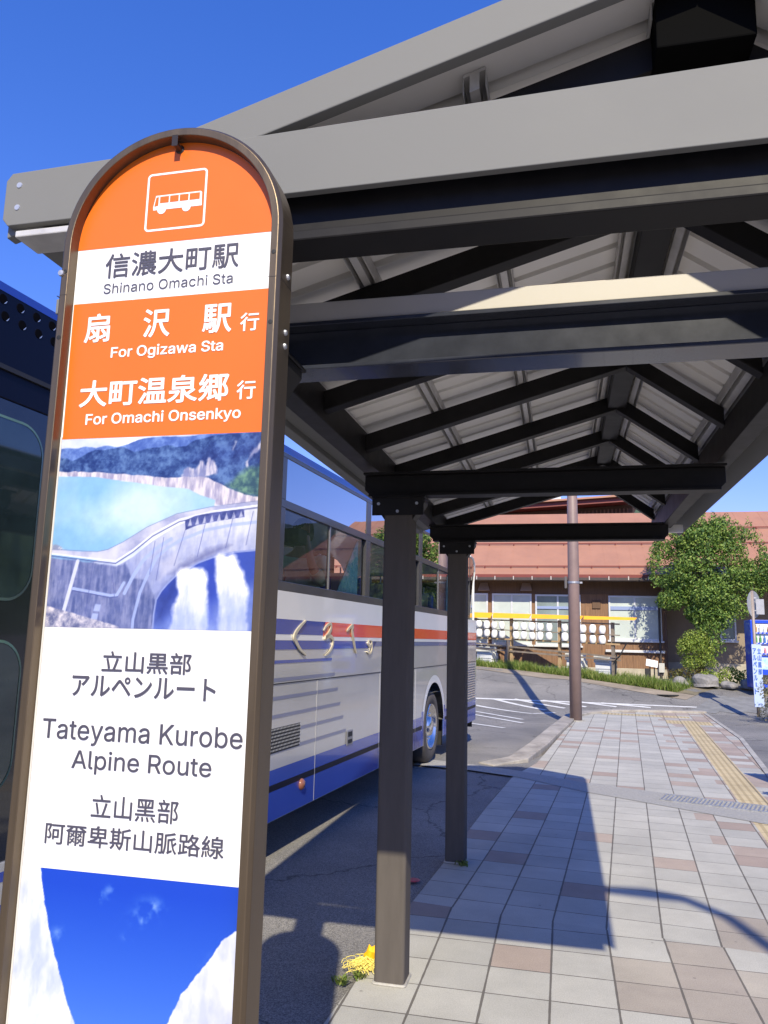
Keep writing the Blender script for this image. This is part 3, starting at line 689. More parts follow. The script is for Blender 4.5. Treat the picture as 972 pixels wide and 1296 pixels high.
p.poly([(.0598, 1.793), (.0787, 1.8008), (.1126, 1.8064), (.1676, 1.8115), (.1696, 1.7975), (.1265, 1.7921), (.0841, 1.7846), (.0618, 1.776)], p.tone((66, 76, 140), (116, 122, 178), up_(n2, .3, .7)), .0012)
for k in range(8):
    x = .066+k*.0133; p.poly([(x, 1.783+.0019*k), (x+.004, 1.797+.0016*k), (x+.0075, 1.784+.0021*k)], (206, 208, 226), .0015, 0, .85)
rim = [(.0131, 1.60), (.0131, 1.6327), (.0156, 1.6563), (.024, 1.671), (.0352, 1.6841), (.05, 1.698), (.0681, 1.708), (.09, 1.72), (.1179, 1.7297), (.155, 1.738), (.2, 1.7415)]
p.poly(rim+[(.21, 1.60)], p.tone((66, 90, 182), (140, 158, 216), up_(.6*n1+.5*up_(1.7-Z, 0, .1), .4, .9)), .0015)
p.poly([(.02, 1.66), (.05, 1.698), (.055, 1.66), (.03, 1.62), (.016, 1.62)], (44, 58, 130), .02, .015, .6)
p.poly([(.106, 1.725), (.122, 1.73), (.123, 1.68), (.128, 1.62), (.113, 1.62), (.111, 1.69)], (52, 74, 178), .012, .01, .6)
p.line(rim, .003, (150, 162, 212))
for q, sd_ in (([(.0511, 1.703), (.058, 1.709), (.0679, 1.7115), (.0893, 1.7112), (.099, 1.7095), (.1047, 1.7041), (.109, 1.692), (.1105, 1.6807), (.1127, 1.59), (.0429, 1.59), (.05, 1.645), (.0561, 1.6646), (.054, 1.69)], 5), ([(.1202, 1.7277), (.127, 1.733), (.1345, 1.7356), (.1514, 1.7347), (.158, 1.729), (.1648, 1.7199), (.174, 1.70), (.1817, 1.6773), (.1892, 1.59), (.1337, 1.59), (.132, 1.64), (.1283, 1.6653), (.122, 1.70)], 6)):
    p.poly(q, p.tone((196, 206, 240), (248, 248, 252), up_(.5*n3+.5*n1+.3*up_(Z, 1.63, 1.7), .4, .75)), .007, .012, .97, sd_, 45)
p.poly([(.14, 1.65), (.2, 1.68), (.2, 1.60), (.03, 1.60), (.06, 1.63)], (150, 168, 226), .05, .03, .45)
PALE = (176, 190, 232)
p.line([(-.142, 1.7225), (-.1615, 1.6345)], .007, (218, 222, 240), .95)
p.line([(-.1464, 1.6742), (-.0731, 1.6626), (-.0600, 1.6635), (-.048, 1.685)], .0055, PALE, .95); p.line([(-.146, 1.671), (-.073, 1.6595), (-.058, 1.661)], .0015, (70, 78, 140), .8)
p.line([(-.0455, 1.6672), (-.031, 1.697), (-.014, 1.724), (.008, 1.744), (.0361, 1.7609)], .0065, PALE, .9)
p.line([(-.0255, 1.60), (-.0255, 1.6222), (-.016, 1.6679), (-.005, 1.6958), (.0110, 1.7288), (.03, 1.745), (.0535, 1.7588), (.10, 1.776), (.15, 1.7845), (.2, 1.7895)], .0055, PALE, .85)
for a, b in (((.062, 1.778), (.045, 1.715)), ((.10, 1.797), (.087, 1.73)), ((.15, 1.803), (.138, 1.745)), ((.185, 1.807), (.175, 1.75)), ((.022, 1.764), (.013, 1.69)), ((-.111, 1.72), (-.118, 1.63)), ((.006, 1.757), (.0, 1.70)), ((-.072, 1.70), (-.06, 1.64))): p.line([a, b], .0012, (92, 100, 160), .7)
for x, z in ((-.10, 1.648), (-.104, 1.632), (-.112, 1.622)): p.poly([(x, z), (x+.011, z-.001), (x+.009, z-.013), (x-.003, z-.012)], (178, 190, 230), .002, 0, .9)
p.poly([(-.2, 1.6445), (-.1478, 1.6324), (-.0856, 1.6187), (-.0508, 1.609), (-.05, 1.60), (-.2, 1.60)], p.tone((110, 116, 156), (222, 216, 222), up_(n2, .32, .68)), .002, .004)
p.C = p.C*(1+(.10*(n2-.5))[..., None]); p.build('dam_picture', -.0007, pn)
p = Print(-.1965, .1985, .66, 1.2110, 260, 360); X, Z = p.X, p.Z
n1, n2, n3 = fbm(X, Z, 16, 6, 11), fbm(X, Z, 70, 5, 12, .7), fbm(X*3, Z, 24, 5, 13)
p.C[:] = p.tone((96, 146, 236), (28, 82, 204), up_(Z, .92, 1.19))
for cx, cz, r in ((-.045, 1.176, .016), (-.025, 1.188, .010), (.045, 1.168, .02), (-.115, 1.112, .018), (.008, 1.12, .009), (.03, 1.15, .02)):
    m_ = np.exp(-((X-cx)/r)**2-((Z-cz)/(r*.6))**2)*up_(fbm(X, Z, 45, 5, 15), .45, .75); p.mix(m_*.8, (190, 212, 244))
sn = p.tone((196, 206, 232), (246, 247, 250), up_(.6*n3+.4*n1, .3, .62))
p.poly([(-.21, 1.215), (-.161, 1.215), (-.158, 1.195), (-.1465, 1.1524), (-.1327, 1.1089), (-.1128, 1.062), (-.0932, 1.0159), (-.0715, .9757), (-.05, .92), (-.03, .84), (-.01, .6), (-.21, .6)], sn, .0012, .004, 1, 16, 90)
sn = p.tone((206, 212, 234), (250, 250, 252), up_(.5*n3+.5*n1, .3, .6))
p.poly([(.21, 1.153), (.188, 1.146), (.1673, 1.1298), (.1525, 1.1048), (.1271, 1.0741), (.1068, 1.0486), (.0924, 1.0191), (.078, .9897), (.06, .93), (.045, .84), (.03, .6), (.21, .6)], sn, .0012, .005, 1, 17, 80)
p.poly([(.21, 1.12), (.17, 1.09), (.13, 1.02), (.10, .9), (.21, .8)], (190, 196, 224), .06, .05, .35, 18)
p.build('snow_picture', -.0007, pn)
mb = MB(); mb.box(.1955, .1993, -.0028, .0, 1.21, 1.95); mb.box(-.1993, -.1958, -.0018, .0, .8, 1.95); pieces(mb, 'edge_strip', mat('clear_edge', (.62, .60, .56), .3, var=.1), sg, off=(0, 0, 0))
mb = MB(); mb.box(-.236, -.2196, -.002, .03, 2.192, 2.222); mb.build('side_tab', GRY, sg, off=(0, 0, 0), bevel=.002)

# ================================================================ THE COACH
bu = empty('coach', (-1.70, 10.2, 0), -TA, local=True)
tag(bu, 'white silver and blue coach with an orange stripe waiting at the kerb', 'coach')
LO = (0, 0, 0)
PNT = mat('coach_silver', (.56, .55, .53), .22, .35, var=.03, scale=2, coat=.5, bump=.012, bscale=2.2)
WHT = mat('coach_white', (.80, .80, .79), .2, coat=.5, var=.02, scale=2, bump=.012, bscale=2.2)
BLU = mat('coach_blue', srgb(40, 66, 158), .2, coat=.5, var=.05, scale=2, bump=.012, bscale=2.2)
NVY = mat('coach_navy', srgb(8, 11, 30), .4, spec=.2, coat=0., var=.08, scale=3)
ORS = mat('coach_orange', srgb(232, 74, 30), .2, coat=.5, var=.04, scale=2, bump=.012, bscale=2.2)
RUB = mat('rubber', (.018, .018, .019), .6, var=.2, scale=10)
WFR = mat('window_frame', (.05, .048, .048), .35, var=.15, scale=6, coat=.2)
GLS = glass('coach_glass', (.92, .95, .95), .72, 1.55, 0, .0)
GLU = glass('coach_upper_glass', (.03, .07, .16), 1.0, 1.9, 0, .34)
YB0, YB1, HB = -8.6, 3.25, -2.49
def lower_outline(z1):
    P = [(YB0, .32)]
    for yc in (-6.25, .22):
        r = .565; zc = .47
        a0 = math.asin((.28-zc)/r) if abs(.28-zc) < r else 0
        P.append((yc-r*math.cos(a0), .28))
        for k in range(1, 24):
            a = math.pi-a0*-1*0-(math.pi)*k/24; P.append((yc+r*math.cos(a), zc+r*math.sin(a)))
        P.append((yc+r*math.cos(a0), .28))
    return P+[(YB1-.02, .40), (YB1, .6), (YB1, z1), (YB0, z1)]
mb = MB(); ol = lower_outline(1.94)
mb.cur = 0
mb.poly([(0, y, z) for y, z in ol]); mb.poly([(HB, y, z) for y, z in ol][::-1])
rb = .12                                                      # rear with rounded corners
rear = [(0, YB1)]+[(-rb+rb*math.cos(R(a)), YB1+rb*1.2*math.sin(R(a))) for a in range(15, 91, 15)]
rear += [(HB-x, y) for x, y in rear[::-1]]
def rear_wall(z0, z1):
    vs = [(x, y, z0) for x, y in rear]+[(x, y, z1) for x, y in rear]; n = len(rear)
    mb.add(vs, [(i, i+1, n+i+1, n+i) for i in range(n-1)])
rear_wall(.55, 1.94)
mb.add([(0, YB0, .32), (HB, YB0, .32), (HB, YB0, 1.94), (0, YB0, 1.94)], [(0, 1, 2, 3)])
mb.add([(-.02, YB0, .9), (HB+.02, YB0, .9), (HB+.02, YB1, .9), (-.02, YB1, .9)], [(0, 1, 2, 3)])
mb.add([(-.02, YB0, .34), (HB+.02, YB0, .34), (HB+.02, -6.85, .34), (-.02, -6.85, .34)], [(0, 1, 2, 3)])
mb.add([(-.02, -5.65, .34), (HB+.02, -5.65, .34), (HB+.02, -.36, .34), (-.02, -.36, .34)], [(0, 1, 2, 3)])
mb.add([(-.02, .82, .5), (HB+.02, .82, .5), (HB+.02, YB1, .5), (-.02, YB1, .5)], [(0, 1, 2, 3)])
body = mb.build('body', PNT, bu, off=LO)
# roof: arched, rounded at the rear top
def roof_ring(y, dz, inset):
    P = []
    for k in range(13):
        t = k/12; x = -inset+(HB+2*inset)*t
        e = min(t, 1-t)*2
        P.append((x, y, 3.0+dz+.17*(1-(1-min(1, e*2.4))**2.4) if True else 0))
    return P
mb = MB(); rg = []
for y, dz, ins in ((YB0, 0, 0), (YB0+.5, 0, 0), (YB1-.55, 0, 0), (YB1-.3, -.02, .0), (YB1-.12, -.09, .01), (YB1, -.22, .03), (YB1+.06, -.42, .06)): rg.append(roof_ring(y, dz, ins))
vs = [p for r_ in rg for p in r_]
mb.add(vs, [(j*13+i, j*13+i+1, (j+1)*13+i+1, (j+1)*13+i) for j in range(len(rg)-1) for i in range(12)])
mb.build('roof', WHT, bu, off=LO, smooth=True)
mb = MB()
mb.add([(-.005, YB1-.55, 3.0), (-.005, YB1-.3, 2.98), (-.015, YB1-.12, 2.91), (-.035, YB1, 2.78), (-.065, YB1+.06, 2.58), (-.065, YB1+.06, 1.94), (-.005, YB1-.55, 1.94)], [(0, 1, 2, 3, 4, 5, 6)])
mb.build('rear_quarter', glass('rear_glass', (.06, .08, .10), 1., 1.8, 0, .12), bu, off=LO)
mb = MB(); mb.add([(-.066, YB1+.062, 1.94), (HB+.066, YB1+.062, 1.94), (HB+.066, YB1+.062, 2.6), (-.066, YB1+.062, 2.6)], [(0, 1, 2, 3)]); mb.build('rear_window', GLU, bu, off=LO)
mb = MB(); mb.tube([(-.002, YB1-.56, 3.002), (-.002, YB1-.3, 2.985), (-.012, YB1-.12, 2.913), (-.032, YB1+.002, 2.783), (-.062, YB1+.063, 2.585), (-.062, YB1+.066, 1.95), (-.05, YB1+.10, 1.2), (-.05, YB1+.11, .6)], .016, 8); mb.build('rear_trim', WHT, bu, off=LO)
# window belt: frames on both sides
bays = [(-6.85, -4.82), (-4.70, -2.752), (-2.612, -.66), (-.50, 1.38), (1.50, 2.68)]
for X, s_ in ((0, 1), (HB, -1)):
    mb = MB(); t = .05*s_
    x0, x1 = sorted((X, X-t))
    mb.box(x0, x1, -6.9, YB1-.56, 1.941, 2.012); mb.box(x0, x1, -6.9, YB1-.56, 2.572, 2.636); mb.box(x0, x1, -6.9, YB1-.56, 2.965, 2.999)
    ed = [-6.9]+[e for b in bays for e in b]+[YB1-.56]
    for i in range(0, len(ed), 2):
        mb.box(x0, x1, ed[i], ed[i+1], 2.0125, 2.5715); mb.box(x0, x1, ed[i], ed[i+1], 2.6365, 2.9645)
    mb.build('window_frame', WFR, bu, off=LO, bevel=.003)
    for a, b in bays:
        mid = (a+b)/2
        xx = X-.018*s_
        mb = MB(); mb.add([(xx, a, 2.0125), (xx, mid, 2.0125), (xx, mid, 2.5715), (xx, a, 2.5715)], [(0, 1, 2, 3)]); p = mb.build('window_pane', GLS, bu, off=LO)
        mb = MB(); xx = X-.03*s_; mb.add([(xx, mid, 2.0125), (xx, b, 2.0125), (xx, b, 2.5715), (xx, mid, 2.5715)], [(0, 1, 2, 3)]); mb.build('window_pane', GLS, bu, off=LO)
        mb = MB(); x0, x1 = sorted((X-.008*s_, X-.035*s_)); mb.box(x0, x1, mid-.011, mid+.011, 2.013, 2.571); mb.build('sash_bar', mat('sash_metal', (.30, .29, .29), .35, .6), bu, off=LO)
        xx = X-.006*s_
        mb = MB(); mb.add([(xx, a, 2.6365), (xx, b, 2.6365), (xx, b, 2.9645), (xx, a, 2.9645)], [(0, 1, 2, 3)]); mb.build('upper_pane', GLU, bu, off=LO)
mb = MB(); mb.add([(-.03, YB0-.001, 1.3), (HB+.03, YB0-.001, 1.3), (HB+.06, YB0-.001, 2.72), (-.06, YB0-.001, 2.72)], [(0, 1, 2, 3)]); mb.build('windscreen', glass('windscreen', (.25, .28, .28), 1., 1.6, 0, .05), bu, off=LO)
mb = MB(); mb.poly([(p[0], YB0, p[2]) for p in roof_ring(YB0, 0, 0)]+[(HB, YB0, 2.7), (0, YB0, 2.7)]); mb.build('front_brow', NVY, bu, off=LO)
mb = MB(); mb.box(-.06, .0, YB0-.001, YB0+.05, 1.94, 2.7); mb.box(HB, HB+.06, YB0-.001, YB0+.05, 1.94, 2.7); pieces(mb, 'front_pillar', NVY, bu, off=LO)
# cove strip between upper panes and roof
mb = MB(); mb.add([(.0015, -6.9, 3.0), (.0015, YB1-.56, 3.0), (-.03, YB1-.56, 3.075), (-.03, -6.9, 3.075)], [(0, 1, 2, 3)]); mb.build('roof_cove', mat('coach_cove', srgb(26, 48, 122), .3, coat=.2), bu, off=LO)
# livery bands, thin films
def film(name, m, y0, y1, z0, z1, t=.002, taper=0):
    mb = MB(); mb.add([(t, y0, z0), (t, y1, z0), (t, y1+taper, z1), (t, y0, z1)], [(0, 1, 2, 3)]); return mb.build(name, m, bu, off=LO)
film('white_band', WHT, -6.85, YB1-.001, 1.57, 1.939, .0015)
film('blue_band', BLU, -6.85, -3.85, 1.615, 1.728, .003, .05); film('orange_band', ORS, -3.845, YB1-.002, 1.605, 1.728, .003)
film('blue_line', BLU, -6.85, -2.45, 1.50, 1.568, .003, .1); film('grey_blue_line', mat('coach_greyblue', srgb(96, 108, 150), .25, coat=.5), -2.45, YB1-.002, 1.52, 1.566, .003)
for z, ye in ((1.41, -3.63), (1.28, -3.546), (1.147, -3.457), (1.016, -3.385), (.892, -3.295), (.766, -3.219)):
    film('speed_line', BLU if z > 1.4 else mat('coach_line', srgb(122, 126, 152), .3, coat=.4), -6.85, ye, z-.012, z+.012, .003, .02)
# blue skirt follows the body bottom between the arches
def skirt(y0, y1): film('skirt', BLU, y0, y1, .285, .64, .002)
skirt(-5.62, -.42); skirt(.86, 3.2); film('skirt', BLU, -8.55, -6.88, .33, .64, .002)
for a, b in ((-5.62, -.42), (.86, 3.2)): film('skirt_dark_line', NVY, a, b, .49, .535, .0032)  # darker painted line along the blue skirt
mb = MB()
for yc in (.22,):
    o = [(.003, yc+.66*math.cos(R(a)), .47+.66*math.sin(R(a))) for a in range(0, 181, 6)]; i_ = [(.003, yc+.566*math.cos(R(a)), .47+.566*math.sin(R(a))) for a in range(0, 181, 6)]
    n = len(o); mb.add(o+i_, [(k, k+1, n+k+1, n+k) for k in range(n-1)])
mb.build('wheel_arch_trim', WHT, bu, off=LO)
mb = MB(); mb.box(-.001, .0035, -.42, -.34, .29, .70); mb.box(-.001, .0035, .79, .86, .29, .70); pieces(mb, 'arch_flap', BLU, bu, off=LO)
# panel seams
mb = MB(); mb.box(-.004, .0042, -6.8, YB1-.02, 1.246, 1.254); mb.build('panel_seam', RUB, bu, off=LO)
mb = MB()
for y, zt in ((-3.93, 1.245), (-2.2, 1.245), (-.75, 1.245), (1.2, 1.245)): mb.box(-.004, .0042, y-.004, y+.004, .285, zt)
mb.build('panel_seam', mat('seam_bright', (.5, .5, .52), .3, .5), bu, off=LO)
# grille, lock, marker lamp
mb = MB(); mb.box(.0, .005, -5.0, -4.268, .758, .932); gq = mb.build('side_grille', RUB, bu, off=LO)
mb = MB()
for k in range(30):
    for j in range(7): y = -4.99+k*.0245+(.012 if j % 2 else 0); z = .77+j*.0245; mb.box(.0052, .0066, y, y+.008, z, z+.012)
mb.build('grille_mesh', mat('mesh_grey', (.55, .55, .56), .4, .4), gq, off=LO)
mb = MB(); mb.box(.003, .012, -3.19, -3.03, .625, .755); hq = mb.build('hatch_lock', mat('lock_grey', (.30, .30, .31), .35, .5), bu, off=LO, bevel=.02, bseg=3)
mb = MB(); mb.box(.0125, .014, -3.165, -3.055, .70, .742); mb.box(.0125, .014, -3.165, -3.055, .64, .675); pieces(mb, 'lock_recess', RUB, hq, off=LO, bevel=.003)
mb = MB(); mb.lathe([(.045, .002), (.045, .012), (.03, .028), (0, .034)], (0, -4.2, .455), 'x', 16); mb.build('marker_lamp', mat('lamp_amber', (.26, .10, .06), .15, var=.2, coat=.6), bu, off=LO, smooth=True)
# gold brush-stroke lettering
GOLD = mat('gold_letter', (.70, .62, .44), .4, .35, var=.1, scale=20)
def stroke(pts, w0, name='lettering'):
    P = [Vector(p) for p in pts]; Q = []
    for i in range(len(P)-1):                       # Catmull-Rom
        p0, p1, p2, p3 = P[max(i-1, 0)], P[i], P[i+1], P[min(i+2, len(P)-1)]
        for k in range(6):
            t = k/6; Q.append(.5*((2*p1)+(p2-p0)*t+(2*p0-5*p1+4*p2-p3)*t*t+(-p0+3*p1-3*p2+p3)*t**3))
    Q.append(P[-1]); n = len(Q); vs = []
    for i, q in enumerate(Q):
        d = (Q[min(i+1, n-1)]-Q[max(i-1, 0)]).normalized(); nn = Vector((-d.y, d.x)); ww = w0*(.3+.7*math.sin(math.pi*(i+.6)/(n+.2)))
        for s_ in (-1, 1): e = q+nn*ww*s_; vs += [(.0035, e.x, e.y), (.016, e.x, e.y)]
    mb = MB(); fs = []
    for i in range(n-1):
        o = i*4; fs += [(o+1, o+3, o+7, o+5), (o, o+1, o+5, o+4), (o+2, o+6, o+7, o+3)]
    fs += [(0, 2, 3, 1), (n*4-4, n*4-3, n*4-1, n*4-2)]
    mb.add(vs, fs); return mb.build(name, GOLD, bu, off=LO)
stroke([(-4.25, 1.728), (-4.354, 1.68), (-4.438, 1.628), (-4.462, 1.587), (-4.417, 1.547), (-4.336, 1.497), (-4.225, 1.453)], .018)
stroke([(-3.854, 1.655), (-3.79, 1.695), (-3.70, 1.714), (-3.685, 1.683), (-3.73, 1.632), (-3.81, 1.592), (-3.712, 1.609), (-3.631, 1.582), (-3.635, 1.526), (-3.715, 1.47), (-3.80, 1.446)], .017)
stroke([(-3.275, 1.66), (-3.204, 1.69), (-3.116, 1.712), (-3.135, 1.669), (-3.086, 1.585), (-3.043, 1.512), (-3.0, 1.455)], .017)
stroke([(-2.535, 1.569), (-2.607, 1.575), (-2.65, 1.549), (-2.614, 1.517), (-2.553, 1.53), (-2.535, 1.562), (-2.518, 1.51), (-2.548, 1.458), (-2.621, 1.446), (-2.672, 1.466)], .012)
# front end: navy shoulder with round vents, door with green-edged glass
mb = MB(); mb.box(-.05, .004, -8.6, -6.86, 2.56, 3.05); mb.box(-.05, .004, -6.99, -6.905, 1.94, 2.5595); nv = mb.build('front_shoulder', NVY, bu, off=LO, bevel=.006)
film('front_strip', BLU, -8.55, -6.87, 3.012, 3.048, .0052)
mb = MB(); m2 = MB()
for k in range(9):
    for z in (2.978, 2.909):
        y = -8.0+k*.098+(.02 if z < 2.95 else 0); mb.lathe([(0, .0062), (.021, .006), (.022, .004)], (0, y, z), 'x', 14)
        m2.poly([(.0072, y+.020*math.cos(R(a)), z+.020*math.sin(R(a))) for a in (-80, -60, -40, -20, 0)])  # pale crescent: the glint at the hole edge, put in as colour
pieces(mb, 'vent_hole', mat('hole_dark', (.003, .003, .004), .9, spec=.05), nv, off=LO); pieces(m2, 'vent_glint', mat('vent_glint', (.6, .6, .6), .3, .6), nv, off=LO)
mb = MB(); mb.box(-.05, .003, -8.6, -6.862, .66, 2.5595); 
dr = mb.build('door', mat('door_black', (.012, .013, .016), .15, coat=.6, var=.2), bu, off=LO, bevel=.004)
mb = MB(); mb.box(.004, .016, -8.6, -6.87, 2.68, 2.70); mb.build('drip_rail', RUB, bu, off=LO)
DGL = glass('door_glass', (.10, .14, .13), 1., 1.6, 0, .03)
GEDGE = mat('glass_edge', srgb(84, 112, 100), .3, var=.1, scale=8)
def rrect2(y0, y1, z0, z1, r):
    P = []
    for (cy, cz, a0) in ((y1-r, z1-r, 0), (y0+r, z1-r, 90), (y0+r, z0+r, 180), (y1-r, z0+r, 270)):
        for k in range(9): a = R(a0+90*k/8); P.append((cy+r*math.cos(a), cz+r*math.sin(a)))
    return P
for y0, y1, z0, z1 in ((-8.35, -7.29, 1.72, 2.49), (-8.35, -7.30, .93, 1.56)):
    o = rrect2(y0, y1, z0, z1, .14); i_ = rrect2(y0+.012, y1-.012, z0+.012, z1-.012, .13); n = len(o)
    mb = MB(); mb.add([(.005, *p) for p in o]+[(.008, *p) for p in i_], [(k, (k+1) % n, n+(k+1) % n, n+k) for k in range(n)]); mb.build('door_frame', GEDGE, dr, off=LO)
    mb = MB(); mb.poly([(.006, *p) for p in i_]); mb.build('door_pane', mat('door_pane', (.02, .034, .036), .04, coat=1., var=.4, scale=3), dr, off=LO)
mb = MB(); mb.box(.0, .004, -8.6, -6.862, .33, .655); mb.build('door_sill', PNT, bu, off=LO)
for z in (.60, .47): film('door_stripe', BLU, -8.55, -6.87, z-.02, z+.02, .0055)
# rear louvre and bumper
mb = MB(); mb.box(-.002, .004, 2.35, 3.15, .62, 1.22); lv = mb.build('rear_louvre', mat('louvre_grey', (.30, .31, .33), .35, .3), bu, off=LO)
mb = MB()
for k in range(14): z = .66+k*.039; mb.prism([(.0045, z), (.016, z+.006), (.0045, z+.022)], 2.4, 3.1, 'y')
mb.build('louvre_slats', PNT, lv, off=LO)
mb = MB(); mb.box(HB+.03, -.03, YB1+.10, YB1+.22, .40, .72); mb.build('rear_bumper', PNT, bu, off=LO, bevel=.04, bseg=3)
mb = MB(); mb.box(-.18, -.05, YB1+.146, YB1+.17, .8, 1.15); mb.build('tail_lamp', mat('tail_red', (.45, .02, .02), .15, coat=.7), bu, off=LO, bevel=.01)
mb = MB(); mb.box(-.55, -.08, 1.05, 1.07, .12, .55); mb.box(-.55, -.08, 3.3, 3.32, .15, .5); pieces(mb, 'mud_flap', RUB, bu, off=LO)
# wheels
CHR = mat('chrome', (.78, .76, .73), .2, 1.0, var=.06, scale=12)
TYR = mat('tyre', (.075, .066, .060), .85, var=.25, scale=9, bump=.3, bscale=60)
for yc in (-6.25, .22):
    wl = bpy.data.objects.new('wheel', None); COL.objects.link(wl); wl.parent = bu; wl.location = (-.03, yc, .463)
    mb = MB(); mb.lathe([(.29, -.02), (.31, 0), (.37, .006), (.43, -.006), (.465, -.05), (.472, -.15), (.465, -.24), (.43, -.28), (.29, -.28)], (0, 0, 0), 'x', 48); mb.build('tyre', TYR, wl, off=LO, smooth=True)
    mb = MB(); mb.lathe([(.295, -.015), (.285, .004), (.27, -.01), (.262, -.06), (.20, -.085), (.135, -.055), (.125, -.02), (.11, 0), (.06, .012), (0, .014)], (0, 0, 0), 'x', 48)
    for k in range(10): a = 2*math.pi*k/10; mb.lathe([(0, .03), (.014, .028), (.016, 0), (.016, -.01)], (-.058, .165*math.cos(a), .165*math.sin(a)), 'x', 10)
    mb.build('rim', CHR, wl, off=LO, smooth=True)
mb = MB(); mb.tube([(HB+.2, .22, .463), (-.2, .22, .463)], .09, 12); mb.box(HB+.1, -.32, -.45, .9, .3, .34) if False else None
mb.build('axle', RUB, bu, off=LO)
mb = MB(); mb.box(HB+.03, HB+.33, -.24, .68, .003, .92); mb.build('offside_wheel', TYR, bu, off=LO, bevel=.2, bseg=4)
# inside: floor, seats, curtains
mb = MB(); mb.box(HB+.05, -.05, -6.8, YB1-.1, 1.28, 1.33); mb.build('floor', mat('coach_floor', (.10, .10, .12), .8), bu, off=LO)
SEAT = mat('seat_fabric', srgb(62, 100, 190), .85, var=.3, scale=14); HEAD = mat('headrest_white', (.55, .56, .56), .8, var=.1)
for k in range(8):
    y = -5.9+k*1.02
    for x in (-.33, -.8, -1.7, -2.15):
        if k == 1 and x == -.33: pass
        mb = MB(); mb.box(x-.2, x+.2, y+.36, y+.46, 1.7, 2.22); mb.box(x-.2, x+.2, y-.05, y+.36, 1.6, 1.74); st = mb.build('seat', SEAT, bu, off=LO, bevel=.04, bseg=3)
        if x in (-.33, -.8):
            mb = MB(); mb.box(x-.14, x+.14, y+.347, y+.365, 2.06, 2.235); mb.build('headrest_cover', HEAD, st, off=LO)
            mb = MB()
            for q in (-.06, .06): mb.tube([(x+q, y+.41, 2.21), (x+q, y+.41, 2.33)], .009, 8)
            mb.box(x-.12, x+.12, y+.385, y+.435, 2.32, 2.36) if k in (2, 4) else None
            mb.build('grab_handle', HEAD, st, off=LO)
CURT = mat('curtain', srgb(120, 205, 205), .8, col2=srgb(185, 240, 232), scale=10, aniso=(1, 9, 1), var=.2)
def curtain(yr, wt, wb, z1=2.56, z0=2.015, x=-.075, m=CURT):
    mb = MB(); vs = []; n = 20
    for j in range(9):
        t = j/8; ww = wt+(wb-wt)*t
        for i in range(n+1): s_ = i/n; vs.append((x+.02*math.sin(i*2.0)*(.3+.7*t), yr-ww*s_, z1+(z0-z1)*t))
    mb.add(vs, [(j*(n+1)+i, j*(n+1)+i+1, (j+1)*(n+1)+i+1, (j+1)*(n+1)+i) for j in range(8) for i in range(n)])
    return mb.build('curtain', m, bu, off=LO, smooth=True)
curtain(-2.80, .03, .58); curtain(-.70, .12, .22); curtain(-2.80, .1, .26, 2.95, 2.645, -.05); curtain(-.66, .08, .2, 2.95, 2.645, -.05); curtain(1.36, .1, .2)
mb = MB(); mb.box(-.30, -.12, -4.16, -3.98, 2.37, 2.50); mb.build('monitor', RUB, bu, off=LO, bevel=.01)

# ---- the passenger behind the first window
def skin_figure(name, verts, edges, rad, m, parent=None):
    me = bpy.data.meshes.new(name); me.from_pydata(verts, edges, []); me.materials.append(m)
    o = bpy.data.objects.new(name, me); COL.objects.link(o)
    if parent: o.parent = parent
    sk = o.modifiers.new('skin', 'SKIN'); sk.use_smooth_shade = True
    for i, r_ in enumerate(rad): me.skin_vertices[0].data[i].radius = (r_[0], r_[1]) if isinstance(r_, tuple) else (r_, r_)
    me.skin_vertices[0].data[0].use_root = True
    o.modifiers.new('sub', 'SUBSURF').render_levels = 2
    return o
def coach_pt(x, y, z): c_, s_ = math.cos(-TA), math.sin(-TA); return (-1.70+c_*x-s_*y, 10.2+s_*x+c_*y, z)
SKIN = mat('skin', (.50, .32, .24), .55, var=.06, scale=20); MINT = mat('mint_cloth', srgb(205, 242, 218), .85, var=.12, scale=12)
pe = empty('person', coach_pt(-.31, -3.62, 1.81), -TA, local=True)
tag(pe, 'seated passenger in a mint green top with one hand raised, behind the coach window', 'person')
# local: facing -y (towards the front of the coach); hips at the origin
V = [(0, 0, .12), (0, .02, .30), (0, 0.0, .47), (0, -.02, .58), (0, -.03, .68), (0, -.045, .76),
     (.16, 0, .46), (.21, -.06, .26), (.19, -.24, .40), (.12, -.20, .62), (.11, -.185, .68),
     (-.16, 0, .46), (-.21, -.03, .24), (-.16, -.24, .16), (-.10, -.36, .16),
     (.09, -.05, .06), (.11, -.42, .07), (.11, -.44, -.25), (-.09, -.05, .06), (-.11, -.42, .07), (-.11, -.44, -.25)]
E_ = [(0, 1), (1, 2), (2, 3), (3, 4), (4, 5), (2, 6), (6, 7), (7, 8), (8, 9), (9, 10), (2, 11), (11, 12), (12, 13), (13, 14), (0, 15), (15, 16), (16, 17), (0, 18), (18, 19), (19, 20)]
rd = [(.16, .12), (.15, .11), (.13, .10), .055, (.085, .10), (.075, .09), .07, .052, .042, .03, .035, .07, .052, .042, .03, .085, .065, .05, .085, .065, .05]
bodyp = skin_figure('body', V, E_, rd, SKIN, pe)
V2 = [(0, 0, .10), (0, .02, .30), (0, 0, .46), (.17, 0, .455), (.22, -.06, .26), (.198, -.2, .37), (-.17, 0, .455), (-.22, -.03, .24), (-.17, -.2, .17)]
skin_figure('top', V2, [(0, 1), (1, 2), (2, 3), (3, 4), (4, 5), (2, 6), (6, 7), (7, 8)], [(.185, .145), (.18, .135), (.15, .12), .09, .072, .058, .09, .072, .058], MINT, pe)
mb = MB()
for i in range(9):
    for k in range(14): pass
mb.lathe([(0, .125), (.05, .115), (.088, .07), (.102, .0), (.098, -.05), (.085, -.08)], (0, -.018, .735), 'z', 18)
